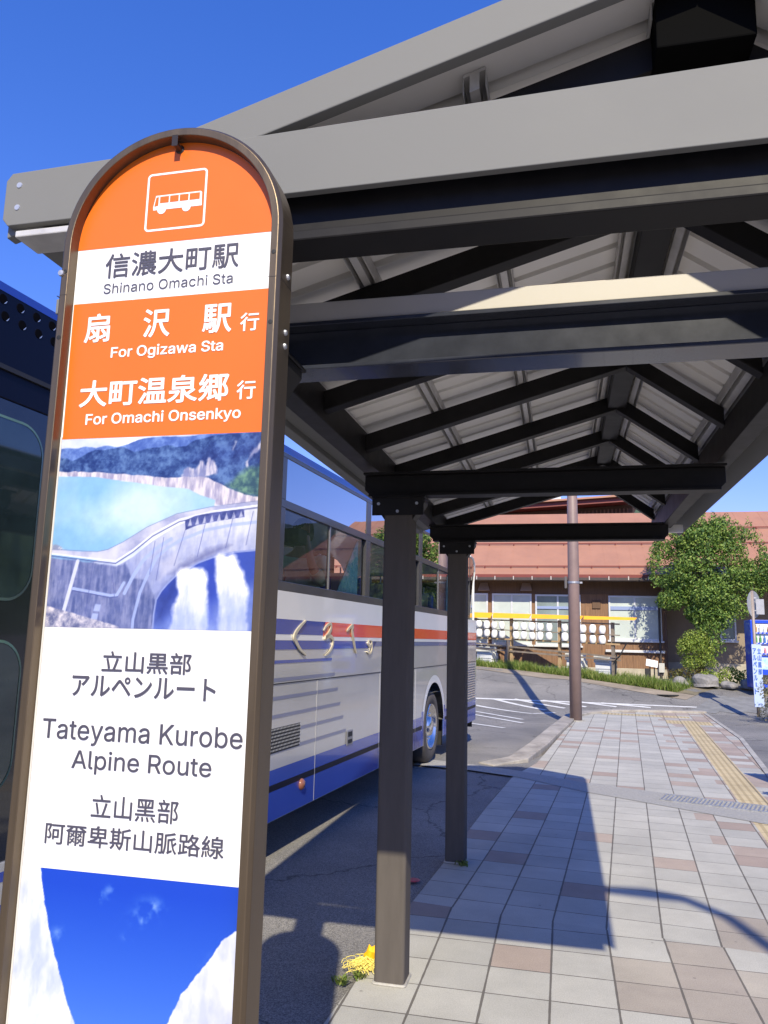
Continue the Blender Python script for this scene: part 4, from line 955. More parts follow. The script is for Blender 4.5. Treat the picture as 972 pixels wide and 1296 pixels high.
hair = mb.build('hair', mat('hair_black', (.015, .012, .011), .5, var=.3, scale=30), pe, off=LO, smooth=True)
mb = MB(); mb.lathe([(0, -.02), (.012, -.014), (.012, .0), (0, .006)], (0, -.15, .715), 'y', 8)
for s_ in (-1, 1): mb.lathe([(0, -.006), (.012, -.002), (0, .004)], (s_*.035, -.128, .745), 'y', 8)
mb.build('face', SKIN, pe, off=LO)
mb = MB()
for k, (a, l) in enumerate(((-.03, .07), (-.01, .08), (.01, .085), (.03, .075))):
    mb.tube([(.11+a*.7, -.19, .70), (.11+a*.8, -.20, .70+l*.5), (.108+a*.8, -.185, .70+l)], [.009, .0085, .007], 6)
mb.tube([(.085, -.185, .675), (.06, -.2, .70), (.055, -.195, .73)], [.011, .010, .008], 6)
mb.build('fingers', SKIN, pe, off=LO, smooth=True)

# ================================================================ THE STATION BUILDING
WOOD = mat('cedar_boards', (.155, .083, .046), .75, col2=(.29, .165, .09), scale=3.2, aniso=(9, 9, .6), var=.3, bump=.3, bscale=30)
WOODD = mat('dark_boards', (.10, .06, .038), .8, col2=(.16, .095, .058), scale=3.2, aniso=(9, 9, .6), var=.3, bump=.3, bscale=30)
def metal_roof():
    m = mat('red_roof', (.40, .20, .125), .5, var=.07, scale=1.2, dirt=.12)
    return m
RED = metal_roof()
REDD = mat('red_roof_trim', srgb(118, 52, 44), .5, var=.1, scale=4)
BEI = mat('beige_render', (.27, .215, .155), .9, var=.08, scale=2, bump=.2, bscale=60, dirt=.15)
ALU = mat('sash_white', (.62, .64, .66), .4, .2, var=.05, scale=6)
FRST = mat('frosted_glass', (.50, .56, .53), .25, var=.10, scale=1.5, coat=.4)
DKGL = mat('dark_pane', (.22, .27, .27), .10, var=.2, scale=1.2, coat=.6)
FND = mat('foundation', (.42, .38, .30), .9, var=.15, scale=4, dirt=.3)
st = empty('station_building', (3, 27, .2))
tag(st, 'long station building with brown wooden walls under a red metal roof', 'building')
YB = 27.2
# board wall with real battens
mb = MB(); mb.box(-14, 3.3, YB, YB+.3, .25, 3.86); mb.build('wall', WOOD, st)
mb = MB(); x = -13.9
while x < 3.25: mb.box(x, x+.028, YB-.014, YB-.0005, .75, 3.84); x += .165
mb.build('battens', WOOD, st)
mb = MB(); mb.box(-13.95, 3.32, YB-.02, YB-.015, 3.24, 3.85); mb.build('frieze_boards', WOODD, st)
mb = MB(); mb.box(-14, 3.34, YB-.05, YB-.016, .2, .80); mb.build('foundation', FND, st, bevel=.01)
mb = MB(); mb.box(3.3, 3.38, YB-.03, YB+.3, .25, 3.8); mb.build('corner_board', WOODD, st)
mb = MB(); mb.box(3.301, 12.5, YB+1.1, YB+1.4, .1, 4.2); mb.box(3.3005, 3.34, YB+.301, YB+1.099, .1, 4.0); mb.build('rendered_wall', BEI, st)
mb = MB(); mb.box(3.301, 12.5, YB+1.06, YB+1.099, .1, 1.02); mb.build('foundation', FND, st, bevel=.01)
def window(x0, x1, z0, z1, y, cols, bars, pane=FRST, parent=st, hbar=None):
    mb = MB(); t = .06
    mb.box(x0, x1, y-.06, y-.0005, z0, z0+t); mb.box(x0, x1, y-.06, y-.0005, z1-t, z1)
    mb.box(x0, x0+t, y-.06, y-.0005, z0+t, z1-t); mb.box(x1-t, x1, y-.06, y-.0005, z0+t, z1-t)
    for k in range(1, cols): xm = x0+(x1-x0)*k/cols; mb.box(xm-.03, xm+.03, y-.055, y-.0005, z0+t, z1-t)
    fr_ = mb.build('window', ALU, parent, bevel=.006)
    if hbar:
        mb = MB()
        for h_, th in hbar: mb.box(x0+t, x1-t, y-.07, y-.0005, h_-th/2, h_+th/2)
        mb.build('transom', mat('transom_blue', srgb(150, 165, 200), .35, .3), fr_, off=st['base'])
    mb = MB(); mb.box(x0+t, x1-t, y-.03, y-.02, z0+t, z1-t); mb.build('pane', pane, fr_, off=st['base'])
    mb = MB(); mb.box(x0-.05, x1+.05, y-.11, y-.0605, z0-.06, z0-.001); mb.build('sill', ALU, fr_, off=st['base'], bevel=.005)
    return fr_
window(-5.2, -3.9, 1.5, 3.24, YB, 2, 0); window(-3.75, -2.52, 1.5, 3.24, YB, 2, 0); window(-2.38, -1.02, 1.5, 3.24, YB, 2, 0)
window(-.90, .62, 1.5, 3.22, YB, 2, 0, DKGL, hbar=[(2.77, .09), (2.5, .05)]); window(1.53, 3.22, 1.72, 3.20, YB, 2, 0, FRST, hbar=[(2.78, .12)])
window(5.2, 5.72, 1.78, 2.65, YB+1.06, 1, 0, DKGL)
window(-7, -5.5, 1.5, 3.24, YB, 2, 0)
mb = MB(); mb.box(-14, 3.28, YB-.12, YB-.051, 1.42, 1.52) if False else mb.box(1.4, 3.28, YB-.12, YB-.051, 1.32, 1.40); mb.build('lower_sill', ALU, st, bevel=.005)
mb = MB(); mb.box(1.0, 1.27, YB-.05, YB-.0145, 2.76, 3.04); mb.build('wall_hatch', WOODD, st, bevel=.01)
for x in (-2.66, -1.2):
    mb = MB(); y = YB-.021; mb.add([(x-.13, y, 3.62), (x+.13, y, 3.62), (x+.2, y-.2, 3.33), (x-.2, y-.2, 3.33), (x+.2, y, 3.33), (x-.2, y, 3.33)], [(0, 1, 2, 3), (1, 4, 2), (0, 3, 5), (3, 2, 4, 5), (0, 5, 4, 1)]); mb.build('vent_hood', mat('vent_tan', (.34, .25, .20), .5, var=.1), st, bevel=.01)
# roof: one slope towards us, with standing seams, snow guards, fascia and gutter
YE, ZE, MS = YB-.75, 3.86, .575
def rp(x, y, dz=0): return (x, y, ZE+MS*(y-YE)+dz)
YR = YE+4.95
mb = MB(); mb.add([rp(-14.5, YE), rp(10.2, YE), rp(8.9, YR), rp(-14.5, YR), rp(-14.5, YE, -.1), rp(10.2, YE, -.1), rp(8.9, YR, -.1), rp(-14.5, YR, -.1)], [(0, 1, 2, 3), (7, 6, 5, 4), (0, 4, 5, 1), (1, 5, 6, 2), (0, 3, 7, 4), (2, 6, 7, 3)])
mb.add([rp(10.2, YE), (10.2, YE+9.9, ZE), (8.9, YR, ZE+MS*4.95)], [(0, 1, 2)]); mb.add([rp(-14.5, YR), rp(8.9, YR), (10.2, YE+9.9, ZE), (-14.5, YE+9.9, ZE)], [(0, 1, 2, 3)])
rf = mb.build('roof', RED, st)
mb = MB(); x = -14.3
while x < 9.9:
    ye = YR if x < 8.9 else YE+(10.2-x)/1.3*4.95
    mb.add([rp(x, YE, .001), rp(x+.015, YE, .001), rp(x+.015, ye-.05, .001), rp(x, ye-.05, .001), rp(x, YE, .006), rp(x+.015, YE, .006), rp(x+.015, ye-.05, .006), rp(x, ye-.05, .006)], [(4, 5, 6, 7), (0, 4, 7, 3), (1, 2, 6, 5), (0, 1, 5, 4)]); x += .45
mb.build('roof_seams', RED, rf, off=st['base'])
for dy, nm in ((.42, 0), (2.15, 0), (3.4, 1)):
    mb = MB(); x1 = 10.0-dy*.26
    x0 = 3.2 if nm else -14.4
    p0, p1 = rp(x0, YE+dy, .07), rp(x1, YE+dy, .07)
    mb.tube([p0, p1], .022, 6)
    x = x0+.1
    while x < x1: q = rp(x, YE+dy, .02); mb.box(q[0]-.02, q[0]+.02, q[1]-.05, q[1]+.05, q[2]-.02, q[2]+.06); x += .9
    mb.build('snow_guard', REDD, rf, off=st['base'])
mb = MB(); mb.box(-14.5, 3.9, YE-.03, YE-.002, ZE-.17, ZE-.01); mb.box(3.901, 10.2, YE-.03, YE-.002, ZE-.17, ZE-.01); mb.build('eave_fascia', REDD, st)
mb = MB(); mb.prism([(YE-.14, ZE-.12), (YE-.032, ZE-.12), (YE-.032, ZE-.21), (YE-.06, ZE-.24), (YE-.11, ZE-.24), (YE-.14, ZE-.21)], -14.5, 10.2, 'x'); gt = mb.build('gutter', mat('gutter_brown', (.055, .04, .035), .45, var=.1), st)
mb = MB(); x = -14
while x < 10: mb.box(x, x+.03, YE-.16, YE-.141, ZE-.20, ZE-.08); x += .62
mb.build('gutter_clips', mat('clip_pale', (.5, .45, .42), .5), gt, off=st['base'])
mb = MB(); mb.tube([(3.2, YE-.09, ZE-.22), (3.2, YE-.05, ZE-.42), (3.14, YB-.09, ZE-.75), (3.14, YB-.09, .5)], .038, 8); mb.build('downpipe', mat('pipe_dark', (.06, .05, .045), .5, var=.1), st)
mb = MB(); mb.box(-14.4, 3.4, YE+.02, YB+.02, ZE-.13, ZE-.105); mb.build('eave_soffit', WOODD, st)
mb = MB(); mb.box(3.06, 3.24, YB-.2, YB-.06, .70, 1.0); mb.build('meter_box', mat('box_grey', (.50, .50, .48), .5, var=.1), st, bevel=.01)

# taller block behind, its eave rising to the right
ub = empty('wooden_building', (0, 36, .5))
tag(ub, 'taller wooden block with a sloping dark eave, behind the long red roof', 'building')
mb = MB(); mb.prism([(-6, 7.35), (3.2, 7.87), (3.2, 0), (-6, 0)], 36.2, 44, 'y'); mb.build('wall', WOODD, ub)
mb = MB(); x = .4
while x < 3.1: mb.box(x, x+.06, 36.1, 36.199, 5, 7.35+.057*(x+6)-.15); x += .17
mb.build('louvres', WOOD, ub)
mb = MB(); mb.prism([(-7, 7.30), (3.5, 7.89), (3.5, 8.09), (-7, 7.5)], 35.2, 36.09, 'y'); mb.build('eave', REDD, ub)
mb = MB(); mb.prism([(-7.1, 7.505), (3.6, 8.105), (3.6, 8.19), (-7.1, 7.59)], 35.0, 44.5, 'y'); mb.build('roof', RED, ub)
mb = MB(); mb.box(-.42, .02, 36.4, 36.9, 8.2, 9.1); mb.build('chimney', ALU, ub, bevel=.01)

# ================================================================ LANTERN STAND
A = Vector((-2.801, 26.8)); B = Vector((2.136, 24.0)); dS = (B-A).normalized(); nS = Vector((dS.y, -dS.x))
def sp(u, z, o=0): p = A+dS*u+nS*o; return (p.x, p.y, z)
def obox(mb, u0, u1, o0, o1, z0, z1, z0b=None, z1b=None):
    z0b = z0 if z0b is None else z0b; z1b = z1 if z1b is None else z1b
    mb.add([sp(u0, z0, o0), sp(u1, z0b, o0), sp(u1, z0b, o1), sp(u0, z0, o1), sp(u0, z1, o0), sp(u1, z1b, o0), sp(u1, z1b, o1), sp(u0, z1, o1)],
           [(0,3,2,1),(4,5,6,7),(0,1,5,4),(1,2,6,5),(2,3,7,6),(3,0,4,7)])
ls = empty('lantern_stand', (A.x, A.y, .8))
tag(ls, 'timber rack with a yellow awning strip, hung with two rows of white lanterns', 'lantern rack')
TIM = mat('new_timber', (.42, .29, .15), .75, var=.2, scale=5); TIMG = mat('old_timber', (.22, .18, .14), .85, var=.25, scale=5)
YEL = mat('awning_yellow', srgb(245, 178, 44), .7, var=.06, scale=3)
segs = [(-2.4, -1.0), (-.98, .66), (.68, 2.16), (2.18, 4.02), (4.04, 5.75)]
mb = MB()
for u0, u1 in segs:
    za, zb = 2.56-.033*u0, 2.56-.033*u1; h_ = .185-.018*u0; hb = .185-.018*u1
    mb.add([sp(u0, za, -.1), sp(u1, zb, -.1), sp(u1, zb, .12), sp(u0, za, .12), sp(u0+.05, za-h_, .24), sp(u1-.02, zb-hb, .24), sp(u0+.05, za-h_, .23), sp(u1-.02, zb-hb, .23), sp(u0, za-.01, .11), sp(u1, zb-.01, .11)], [(0, 1, 2, 3), (3, 2, 5, 4), (4, 5, 7, 6), (6, 7, 9, 8)])
mb.build('awning', YEL, ls)
for u, m_ in ((-1.2, TIM), (1.3, TIM), (3.1, TIM), (4.9, TIMG)):
    mb = MB(); q = sp(u, 0); obox(mb, u-.045, u+.045, -.08, .0, ground_z(q[0], q[1])-.1, 2.40-.035*u); mb.build('post', m_, ls)
for z0, k, m_, t in ((1.69, -.022, TIM, .05), (2.0, -.03, TIMG, .03), (2.32, -.028, TIMG, .04), (1.50, -.06, TIMG, .05), (1.34, -.045, TIMG, .05)):
    mb = MB(); obox(mb, -2.3, 5.15, .001, .04, z0-t/2+k*-2.3, z0+t/2+k*-2.3, z0-t/2+k*5.1, z0+t/2+k*5.1); mb.build('rail', m_, ls)
mb = MB(); mb.tube([sp(1.19, .75, .1), sp(1.17, 1.1, .08), sp(1.24, 1.35, .1), sp(1.2, 1.62, .06)], [.06, .07, .05, .04], 7); mb.build('driftwood_prop', TIMG, ls)
mb = MB(); mb.tube([sp(4.95, 1.05, .05), sp(5.15, 1.25, .05), sp(5.35, 1.62, .0)], .02, 6); mb.tube([sp(4.9, 1.63, 0), sp(5.4, 1.63, 0)], .022, 6); mb.tube([sp(5.0, .7, .03), sp(5.03, 1.3, .02)], .022, 6); pieces(mb, 'side_bracket', RUB, ls)
# lanterns
PAP = mat('lantern_paper', (.82, .82, .80), .8, var=.03, scale=12)
def make_lantern():
    mb = MB(); r = .105
    pr = []
    for k in range(17):
        a = -1.05+2.1*k/16; pr.append((r*math.cos(a)**.7+(.0025 if k % 2 else 0), .125*math.sin(a)/math.sin(1.05)))
    root = empty('paper_lantern', (0, 0, 0), local=True)
    mb.lathe(pr, (0, 0, 0), 'z', 20); mb.build('paper_body', PAP, root, off=LO, smooth=True)
    mb = MB(); mb.lathe([(.0, .137), (.055, .137), (.06, .12), (.06, .115)], (0, 0, 0), 'z', 14); mb.build('top_ring', RUB, root, off=LO)
    mb = MB(); mb.lathe([(.06, -.112), (.06, -.12), (.052, -.134), (0, -.134)], (0, 0, 0), 'z', 14); mb.build('bottom_ring', RUB, root, off=LO)
    mb = MB(); mb.tube([(0, 0, .13), (0, 0, .19)], .006, 5); mb.build('hanger', RUB, root, off=LO)
    return root
up = [(-1.55, 2.2), (-1.2, 2.2), (-.86, 2.19), (-.54, 2.18), (-.22, 2.18), (0.12, 2.17), (0.44, 2.14), (0.75, 2.13), (1.05, 2.12), (1.59, 2.1), (1.9, 2.09), (2.2, 2.09), (2.52, 2.08), (2.84, 2.07), (3.39, 2.06), (3.70, 2.045), (4.01, 2.03), (4.34, 2.03), (4.66, 2.01)]
lo = [(-1.55, 1.9), (-1.2, 1.89), (-.86, 1.88), (-.54, 1.88), (-.22, 1.87), (0.13, 1.86), (0.45, 1.86), (0.75, 1.84), (1.06, 1.82), (1.6, 1.8), (1.9, 1.8), (2.21, 1.79), (2.51, 1.79), (2.83, 1.79), (3.39, 1.77), (3.70, 1.755), (4.01, 1.74), (4.34, 1.72), (4.65, 1.71)]
ordn = ['first', 'second', 'third', 'fourth', 'fifth', 'sixth', 'seventh', 'eighth', 'ninth', 'tenth', 'eleventh', 'twelfth', 'thirteenth', 'fourteenth']
proto = make_lantern(); first = True
for row, L_ in (('upper', up), ('lower', lo)):
    vis = [q for q in L_ if q[0] > .05]
    for i, (u, z) in enumerate(vis):
        if first: o = proto; first = False
        else:
            o = proto.copy(); COL.objects.link(o)
            for ch in list(proto.children): c = ch.copy(); COL.objects.link(c); c.parent = o
        o.location = sp(u, z, .15); o.rotation_euler = (.10*math.sin(i*2.3+z*9), .08*math.sin(i*3.7+z*5), i*1.3); o.scale = (1+.05*math.sin(i*5.1+z*7),)*2+(1+.06*math.sin(i*2.9+z*11),)
        k = len(vis)-1-i
        tag(o, 'round white paper lantern, '+('rightmost' if k == 0 else ordn[k]+' from the right')+f' in the {row} row under the yellow awning', 'lantern', 'paper lanterns on the rack')
# white stacked crates behind the rack
WCR = mat('crate_white', (.74, .75, .75), .5, var=.06, scale=5)
def crate(u, o, z, wd, h_, lab):
    p = sp(u, z, o); r_ = empty('white_crate', p, math.atan2(dS.y, dS.x), local=True)
    mb = MB(); mb.box(-wd/2, wd/2, -.2, .2, 0, h_); mb.build('crate_body', WCR, r_, off=LO, bevel=.008)
    mb = MB(); mb.box(-wd/2+.02, wd/2-.02, -.205, -.2005, .02, .045); mb.box(-wd/2+.02, wd/2-.02, -.205, -.2005, h_-.05, h_-.03); mb.build('crate_ribs', mat('rib_grey', (.35, .37, .40), .5), r_, off=LO)  # ribs in a darker grey than the crate body
    tag(r_, lab, 'crate', 'white crates stacked by the lantern rack')
hh = ['at the bottom', 'in the middle', 'at the top']
for u, wd, nm in ((.12, .62, 'left stack behind the coach tail'), (3.52, .52, 'middle stack beside the lamp pole'), (4.5, .52, 'right stack under the end of the rack')):
    p = sp(u, 0, -.32); gz = ground_z(p[0], p[1])
    for k in range(3): crate(u+(.02 if k == 1 else -.015*k), -.32, gz+.01+k*.212, wd, .21, f'white plastic crate {hh[k]} of the {nm}')

# ================================================================ PLANTS
def leaf_mat(name, c1, c2, c3):
    m = bpy.data.materials.new(name); m.use_nodes = True; t = m.node_tree; L = t.links.new; b = t.nodes['Principled BSDF']
    gi = t.nodes.new('ShaderNodeNewGeometry'); rp_ = t.nodes.new('ShaderNodeValToRGB'); L(gi.outputs['Random Per Island'], rp_.inputs[0])
    e = rp_.color_ramp.elements; e[0].color = (*c1, 1); e[1].color = (*c3, 1); k = e.new(.55); k.color = (*c2, 1)
    L(rp_.outputs[0], b.inputs['Base Color']); b.inputs['Roughness'].default_value = .5
    tr = t.nodes.new('ShaderNodeBsdfTranslucent'); L(rp_.outputs[0], tr.inputs[0])
    mx = t.nodes.new('ShaderNodeMixShader'); mx.inputs[0].default_value = .35; L(b.outputs[0], mx.inputs[1]); L(tr.outputs[0], mx.inputs[2]); L(mx.outputs[0], t.nodes['Material Output'].inputs[0])
    return m
LF = leaf_mat('leaf_green', (.05, .115, .028), (.155, .27, .05), (.36, .47, .10))
LFY = leaf_mat('leaf_lime', (.10, .17, .025), (.24, .34, .05), (.45, .52, .10))
LFD = leaf_mat('leaf_dusty', (.15, .16, .08), (.27, .26, .14), (.42, .36, .21))
BARK = mat('bark', (.10, .075, .055), .9, var=.3, scale=12, bump=.6)
def leaves(mb, c, r, n, size, rng, shell=.55, flat=.5):
    for _ in range(n):
        while True:
            d = Vector((rng.uniform(-1, 1), rng.uniform(-1, 1), rng.uniform(-1, 1)))
            if .05 < d.length < 1: break
        d = d.normalized()*(d.length**.5 if rng.random() < shell else d.length)
        p = Vector((c[0]+d.x*r[0], c[1]+d.y*r[1], c[2]+d.z*r[2]))
        s_ = size*rng.uniform(.6, 1.3)
        nrm = (d*.7+Vector((rng.gauss(0, .6), rng.gauss(0, .6), rng.gauss(.35, .6)))).normalized()
        u = nrm.orthogonal().normalized(); u.rotate(Matrix.Rotation(rng.uniform(0, 6.28), 3, nrm)); v = nrm.cross(u)
        mb.add([p-u*s_, p-v*s_*flat+nrm*s_*.12, p+u*s_, p+v*s_*flat+nrm*s_*.12], [(0, 1, 2, 3)])
def make_tree(name, base, blobs, n, size, m, label, cat='tree', trunk=None, group=None, seed=1):
    rng = random.Random(seed); r_ = empty(name, base)
    tag(r_, label, cat, group)
    if trunk:
        mb = MB(); top, rad = trunk
        mb.tube([base, (base[0]+.05, base[1], base[2]+(top-base[2])*.5), (base[0]+.02, base[1], top)], [rad, rad*.75, rad*.4], 9)
        for c, rr in blobs[:14]:
            mb.tube([(base[0]+.03, base[1], base[2]+(c[2]-base[2])*.45), ((base[0]+c[0])/2, (base[1]+c[1])/2, base[2]+(c[2]-base[2])*.75), c], [rad*.4, rad*.25, rad*.08], 6, False)
        mb.build('trunk', BARK, r_, smooth=True)
    mb = MB(); tot = sum(q[1][0]**2 for q in blobs)
    for c, rr in blobs: leaves(mb, c, rr, int(n*rr[0]**2/tot), size, rng)
    mb.build('crown', m, r_)
    return r_
rng = random.Random(3)
bl = []
cx, cy, cz = 4.45, 25.6, 3.85
for k in range(46):
    a = rng.uniform(0, 6.28); t = rng.uniform(-1, 1); q = math.sqrt(max(0, 1-t*t*.9))*rng.uniform(.45, 1.0)
    s_ = rng.uniform(.22, .5)
    bl.append(((cx+q*1.55*math.cos(a)+(.0 if t > -.3 else .0), cy+q*1.05*math.sin(a), cz+t*1.35), (s_, s_, s_*.75)))
for k in range(60):                                             # loose sprays round the outline
    a = rng.uniform(-.35, 3.5); q = rng.uniform(.92, 1.12)
    bl.append(((cx+.05+1.62*q*math.cos(a), cy+rng.uniform(-.6, .5), cz+.15+1.45*q*math.sin(a)), (.13, .13, rng.uniform(.16, .34))))
bl += [((4.25, cy, 5.55), (.2, .2, .35)), ((4.4, cy, 3.95), (1.3, .9, 1.15)), ((4.35, cy-.2, 2.6), (.6, .5, .6)), ((4.1, cy-.2, 4.9), (.7, .5, .55)), ((4.3, cy, 5.25), (.35, .35, .4)), ((4.75, cy, 5.1), (.3, .3, .35)), ((3.95, cy, 5.05), (.35, .35, .3)), ((5.9, cy, 3.9), (.5, .4, .32)), ((6.2, cy-.1, 3.55), (.5, .4, .3)), ((5.6, cy, 3.3), (.45, .4, .35)), ((6.1, cy+.1, 4.15), (.35, .35, .3)), ((3.3, cy-.1, 2.95), (.45, .4, .3)), ((3.1, cy, 4.5), (.4, .4, .32)), ((4.35, cy-.5, 2.35), (.5, .4, .5)), ((4.5, cy-.55, 1.75), (.3, .3, .5)), ((5.2, cy, 2.7), (.45, .4, .3)), ((3.45, cy, 3.6), (.5, .4, .4)), ((4.4, cy-.6, 3.2), (.6, .5, .5)), ((4.3, cy-.35, 2.85), (.5, .4, .4)), ((4.75, cy-.3, 2.45), (.4, .4, .35)), ((4.6, cy-.45, 3.4), (.5, .4, .4)), ((3.75, cy-.2, 3.1), (.4, .4, .3)), ((4.2, cy-.3, 4.4), (.7, .6, .6)), ((5.0, cy-.3, 4.5), (.6, .5, .5))]
make_tree('broadleaf_tree', (4.15, 25.7, .45), bl, 38000, .047, LF, 'leafy green tree standing at the corner of the station building', trunk=(4.2, .09), seed=4)
bb = []
for k in range(16):
    a = rng.uniform(0, 6.28); t = rng.uniform(-.9, 1); q = math.sqrt(max(0, 1-t*t))*rng.uniform(.5, .9)
    bb.append(((3.95+.55*q*math.cos(a), 25.0+.45*q*math.sin(a), 1.42+.48*t), (.28, .28, .24)))
make_tree('clipped_shrub', (3.95, 25.0, .45), bb, 5200, .034, LFY, 'rounded lime green shrub at the foot of the tree', 'shrub', trunk=(1.2, .05), seed=8)
bb = [((4.2+.5*k+rng.uniform(-.1, .1), 24.5+rng.uniform(-.15, .15), .62+rng.uniform(0, .25)), (.34, .3, .26)) for k in range(3)]
make_tree('low_shrub', (4.6, 24.5, .40), bb, 1700, .04, LFY, 'low yellowish shrub spilling over the rocks beside the road', 'shrub', seed=9)
bb = [((3.25+.25*k, 24.7, .75+.06*(k % 2)), (.2, .18, .16)) for k in range(4)]
make_tree('russet_ground_plant', (3.6, 24.7, .45), bb, 700, .035, leaf_mat('leaf_russet', (.12, .09, .03), (.18, .15, .04), (.14, .2, .05)), 'low russet plant in front of the rounded lime shrub', 'plant', seed=10)
bb = []
for k in range(14): bb.append(((4.28+rng.uniform(-.1, .75), 18.4+rng.uniform(-.7, .9), .35+rng.uniform(-.25, .55)), (.3, .3, .26)))
make_tree('dry_shrub', (4.5, 18.4, -.1), bb, 5200, .026, LFD, 'dry olive shrub at the right edge of the pavement', 'shrub', trunk=(.4, .03), seed=11)
# rocks by the tree
RCK = mat('rock', (.26, .25, .24), .9, var=.3, scale=4, bump=.8, bscale=14)
def rock(p, s_, lab, seed):
    rg_ = random.Random(seed); bm = bmesh.new(); bmesh.ops.create_icosphere(bm, subdivisions=3, radius=1)
    ph = [rg_.uniform(0, 6) for _ in range(6)]
    for v in bm.verts:
        k = 1+.16*math.sin(3*v.co.x+ph[0])+.13*math.sin(4*v.co.y+ph[1])+.10*math.sin(5*v.co.z+ph[2])
        v.co = Vector((v.co.x*s_[0]*k, v.co.y*s_[1]*k, max(-.25, v.co.z)*s_[2]*k))
    me = bpy.data.meshes.new('rock'); bm.to_mesh(me); bm.free(); me.materials.append(RCK)
    o = bpy.data.objects.new('rock', me); COL.objects.link(o); o.location = p; o.rotation_euler.z = rg_.uniform(0, 3)
    tag(o, lab, 'rock', 'rocks edging the planting')
rock((4.0, 24.0, .52), (.42, .3, .26), 'largest grey rock in front of the rounded lime shrub', 1)
rock((4.62, 23.95, .47), (.22, .2, .18), 'brown-grey rock between the large grey rock and the yellowish shrub', 2)
rock((5.5, 24.0, .45), (.2, .2, .16), 'pale rock at the right end, next to the vending machine', 3)
rock((5.2, 24.2, .5), (.25, .2, .2), 'grey rock at the right foot of the low yellowish shrub', 5)
rock((3.3, 24.1, .5), (.26, .2, .16), 'small grey rock near the downpipe', 4)
# grass verge
GRS = leaf_mat('grass_blade', (.09, .15, .025), (.18, .27, .045), (.36, .38, .12))
mb = MB(); rng = random.Random(5)
for k in range(26000):
    u = rng.uniform(-3.5, 7.0); o = abs(rng.gauss(0, .5)); p = sp(u, 0, 1.0-.07*u-o*(1+.15*math.sin(u*2.1)))
    if k % 9 == 0: p = sp(u, 0, rng.uniform(-.4, .9-.06*u))
    z = ground_z(p[0], p[1])-.01; h_ = rng.uniform(.06, .28)*(1.25 if math.sin(u*3.1+o*5) > .3 else .8); a = rng.uniform(0, 6.28); w_ = rng.uniform(.008, .02)
    lx, ly = rng.gauss(0, .08), rng.gauss(0, .08)
    mb.add([(p[0]-w_*math.cos(a), p[1]-w_*math.sin(a), z), (p[0]+w_*math.cos(a), p[1]+w_*math.sin(a), z), (p[0]+lx, p[1]+ly, z+h_)], [(0, 1, 2)])
tag(mb.build('grass', GRS), kind='stuff')
mb = MB(); vs = []
us = [-6+.5*k for k in range(28)]
for u in us:
    for o in (-.9, 1.0-.07*u): p = sp(u, 0, o); vs.append((p[0], p[1], ground_z(p[0], p[1])+.012))
mb.add(vs, [(2*i, 2*i+1, 2*i+3, 2*i+2) for i in range(len(us)-1)])
tag(mb.build('verge_soil', mat('soil', (.20, .17, .11), .95, var=.3, scale=3, bump=.8, bscale=20)), kind='structure')
# tan apron of worn concrete beside the road
mb = MB(); vs = []
for u in us:
    for o in (1.02-.07*u, 2.15-.15*u if u < 4 else 1.55-.03*(u-4)-.07*4): p = sp(u, 0, o); vs.append((p[0], p[1], ground_z(p[0], p[1])+.010))
mb.add(vs, [(2*i, 2*i+1, 2*i+3, 2*i+2) for i in range(len(us)-1)])
tag(mb.build('roadside_apron', mat('apron', (.30, .25, .19), .9, var=.25, scale=1.2, bump=.4, bscale=40)), kind='structure')

# ================================================================ STREET FURNITURE
LPM = mat('pole_paint', (.235, .165, .150), .5, var=.10, scale=4, bump=.03)
lp = empty('lamp_pole', (.25, 17, 0))
tag(lp, 'tall mauve-brown steel pole standing at the kerb corner', 'pole')
mb = MB(); mb.tube([(.25, 17, 0.001), (.25, 17, 3.2), (.25, 17, 9)], [.125, .118, .085], 24); mb.build('pole', LPM, lp, smooth=True)
mb = MB(); mb.lathe([(.128, 0), (.128, .045)], (.25, 17, 2.85), 'z', 24); mb.lathe([(.133, .01), (.133, .022)], (.25, 17, 2.87), 'z', 24); mb.box(.38, .43, 16.98, 17.02, 2.855, 2.89); mb.build('clamp_band', STEEL, lp)
mb = MB(); mb.box(.06, .115, 16.97, 17.05, 2.75, 3.0); mb.build('junction_box', mat('jbox', (.10, .09, .09), .5), lp, bevel=.006)
mb = MB(); mb.tube([(.25, 17, 8.9), (-.4, 16.9, 9.25), (-1.1, 16.8, 9.3)], .035, 8); mb.build('arm', LPM, lp)
mb = MB(); mb.box(-1.65, -1.05, 16.7, 16.9, 9.22, 9.32); mb.build('lamp_head', GRY, lp, bevel=.03)
mb = MB(); mb.lathe([(.126, 0.0), (.17, 0.0), (.17, .012), (.126, .012)], (.25, 17, .001), 'z', 24); mb.build('base_ring', EDGEM, lp)

# vending machine
VBL = mat('vending_blue', srgb(28, 72, 205), .3, var=.06, scale=3, coat=.4)
vm = empty('vending_machine', (5.55, 23.3, .52))
tag(vm, 'blue drinks vending machine with rows of bottles against the beige wall', 'vending machine')
vx0, vx1, vy, vz = 5.02, 6.15, 23.0, .50
mb = MB(); mb.box(vx0, vx1, vy+.06, vy+.75, vz, vz+1.83); mb.box(vx0, vx0+.07, vy, vy+.059, vz, vz+1.83); mb.box(vx1-.07, vx1, vy, vy+.059, vz, vz+1.83); mb.box(vx0+.0705, vx1-.0705, vy, vy+.059, vz+1.74, vz+1.83); mb.build('cabinet', VBL, vm, bevel=.008)
mb = MB(); mb.box(vx0+.075, vx1-.075, vy+.04, vy+.0595, vz+.86, vz+1.735); mb.build('display_back', mat('display_white', (.80, .83, .86), .4, var=.03), vm)
mb = MB(); mb.box(vx0+.075, vx1-.075, vy+.03, vy+.0595, vz, vz+.855); mb.build('lower_panel', VBL, vm, bevel=.004)
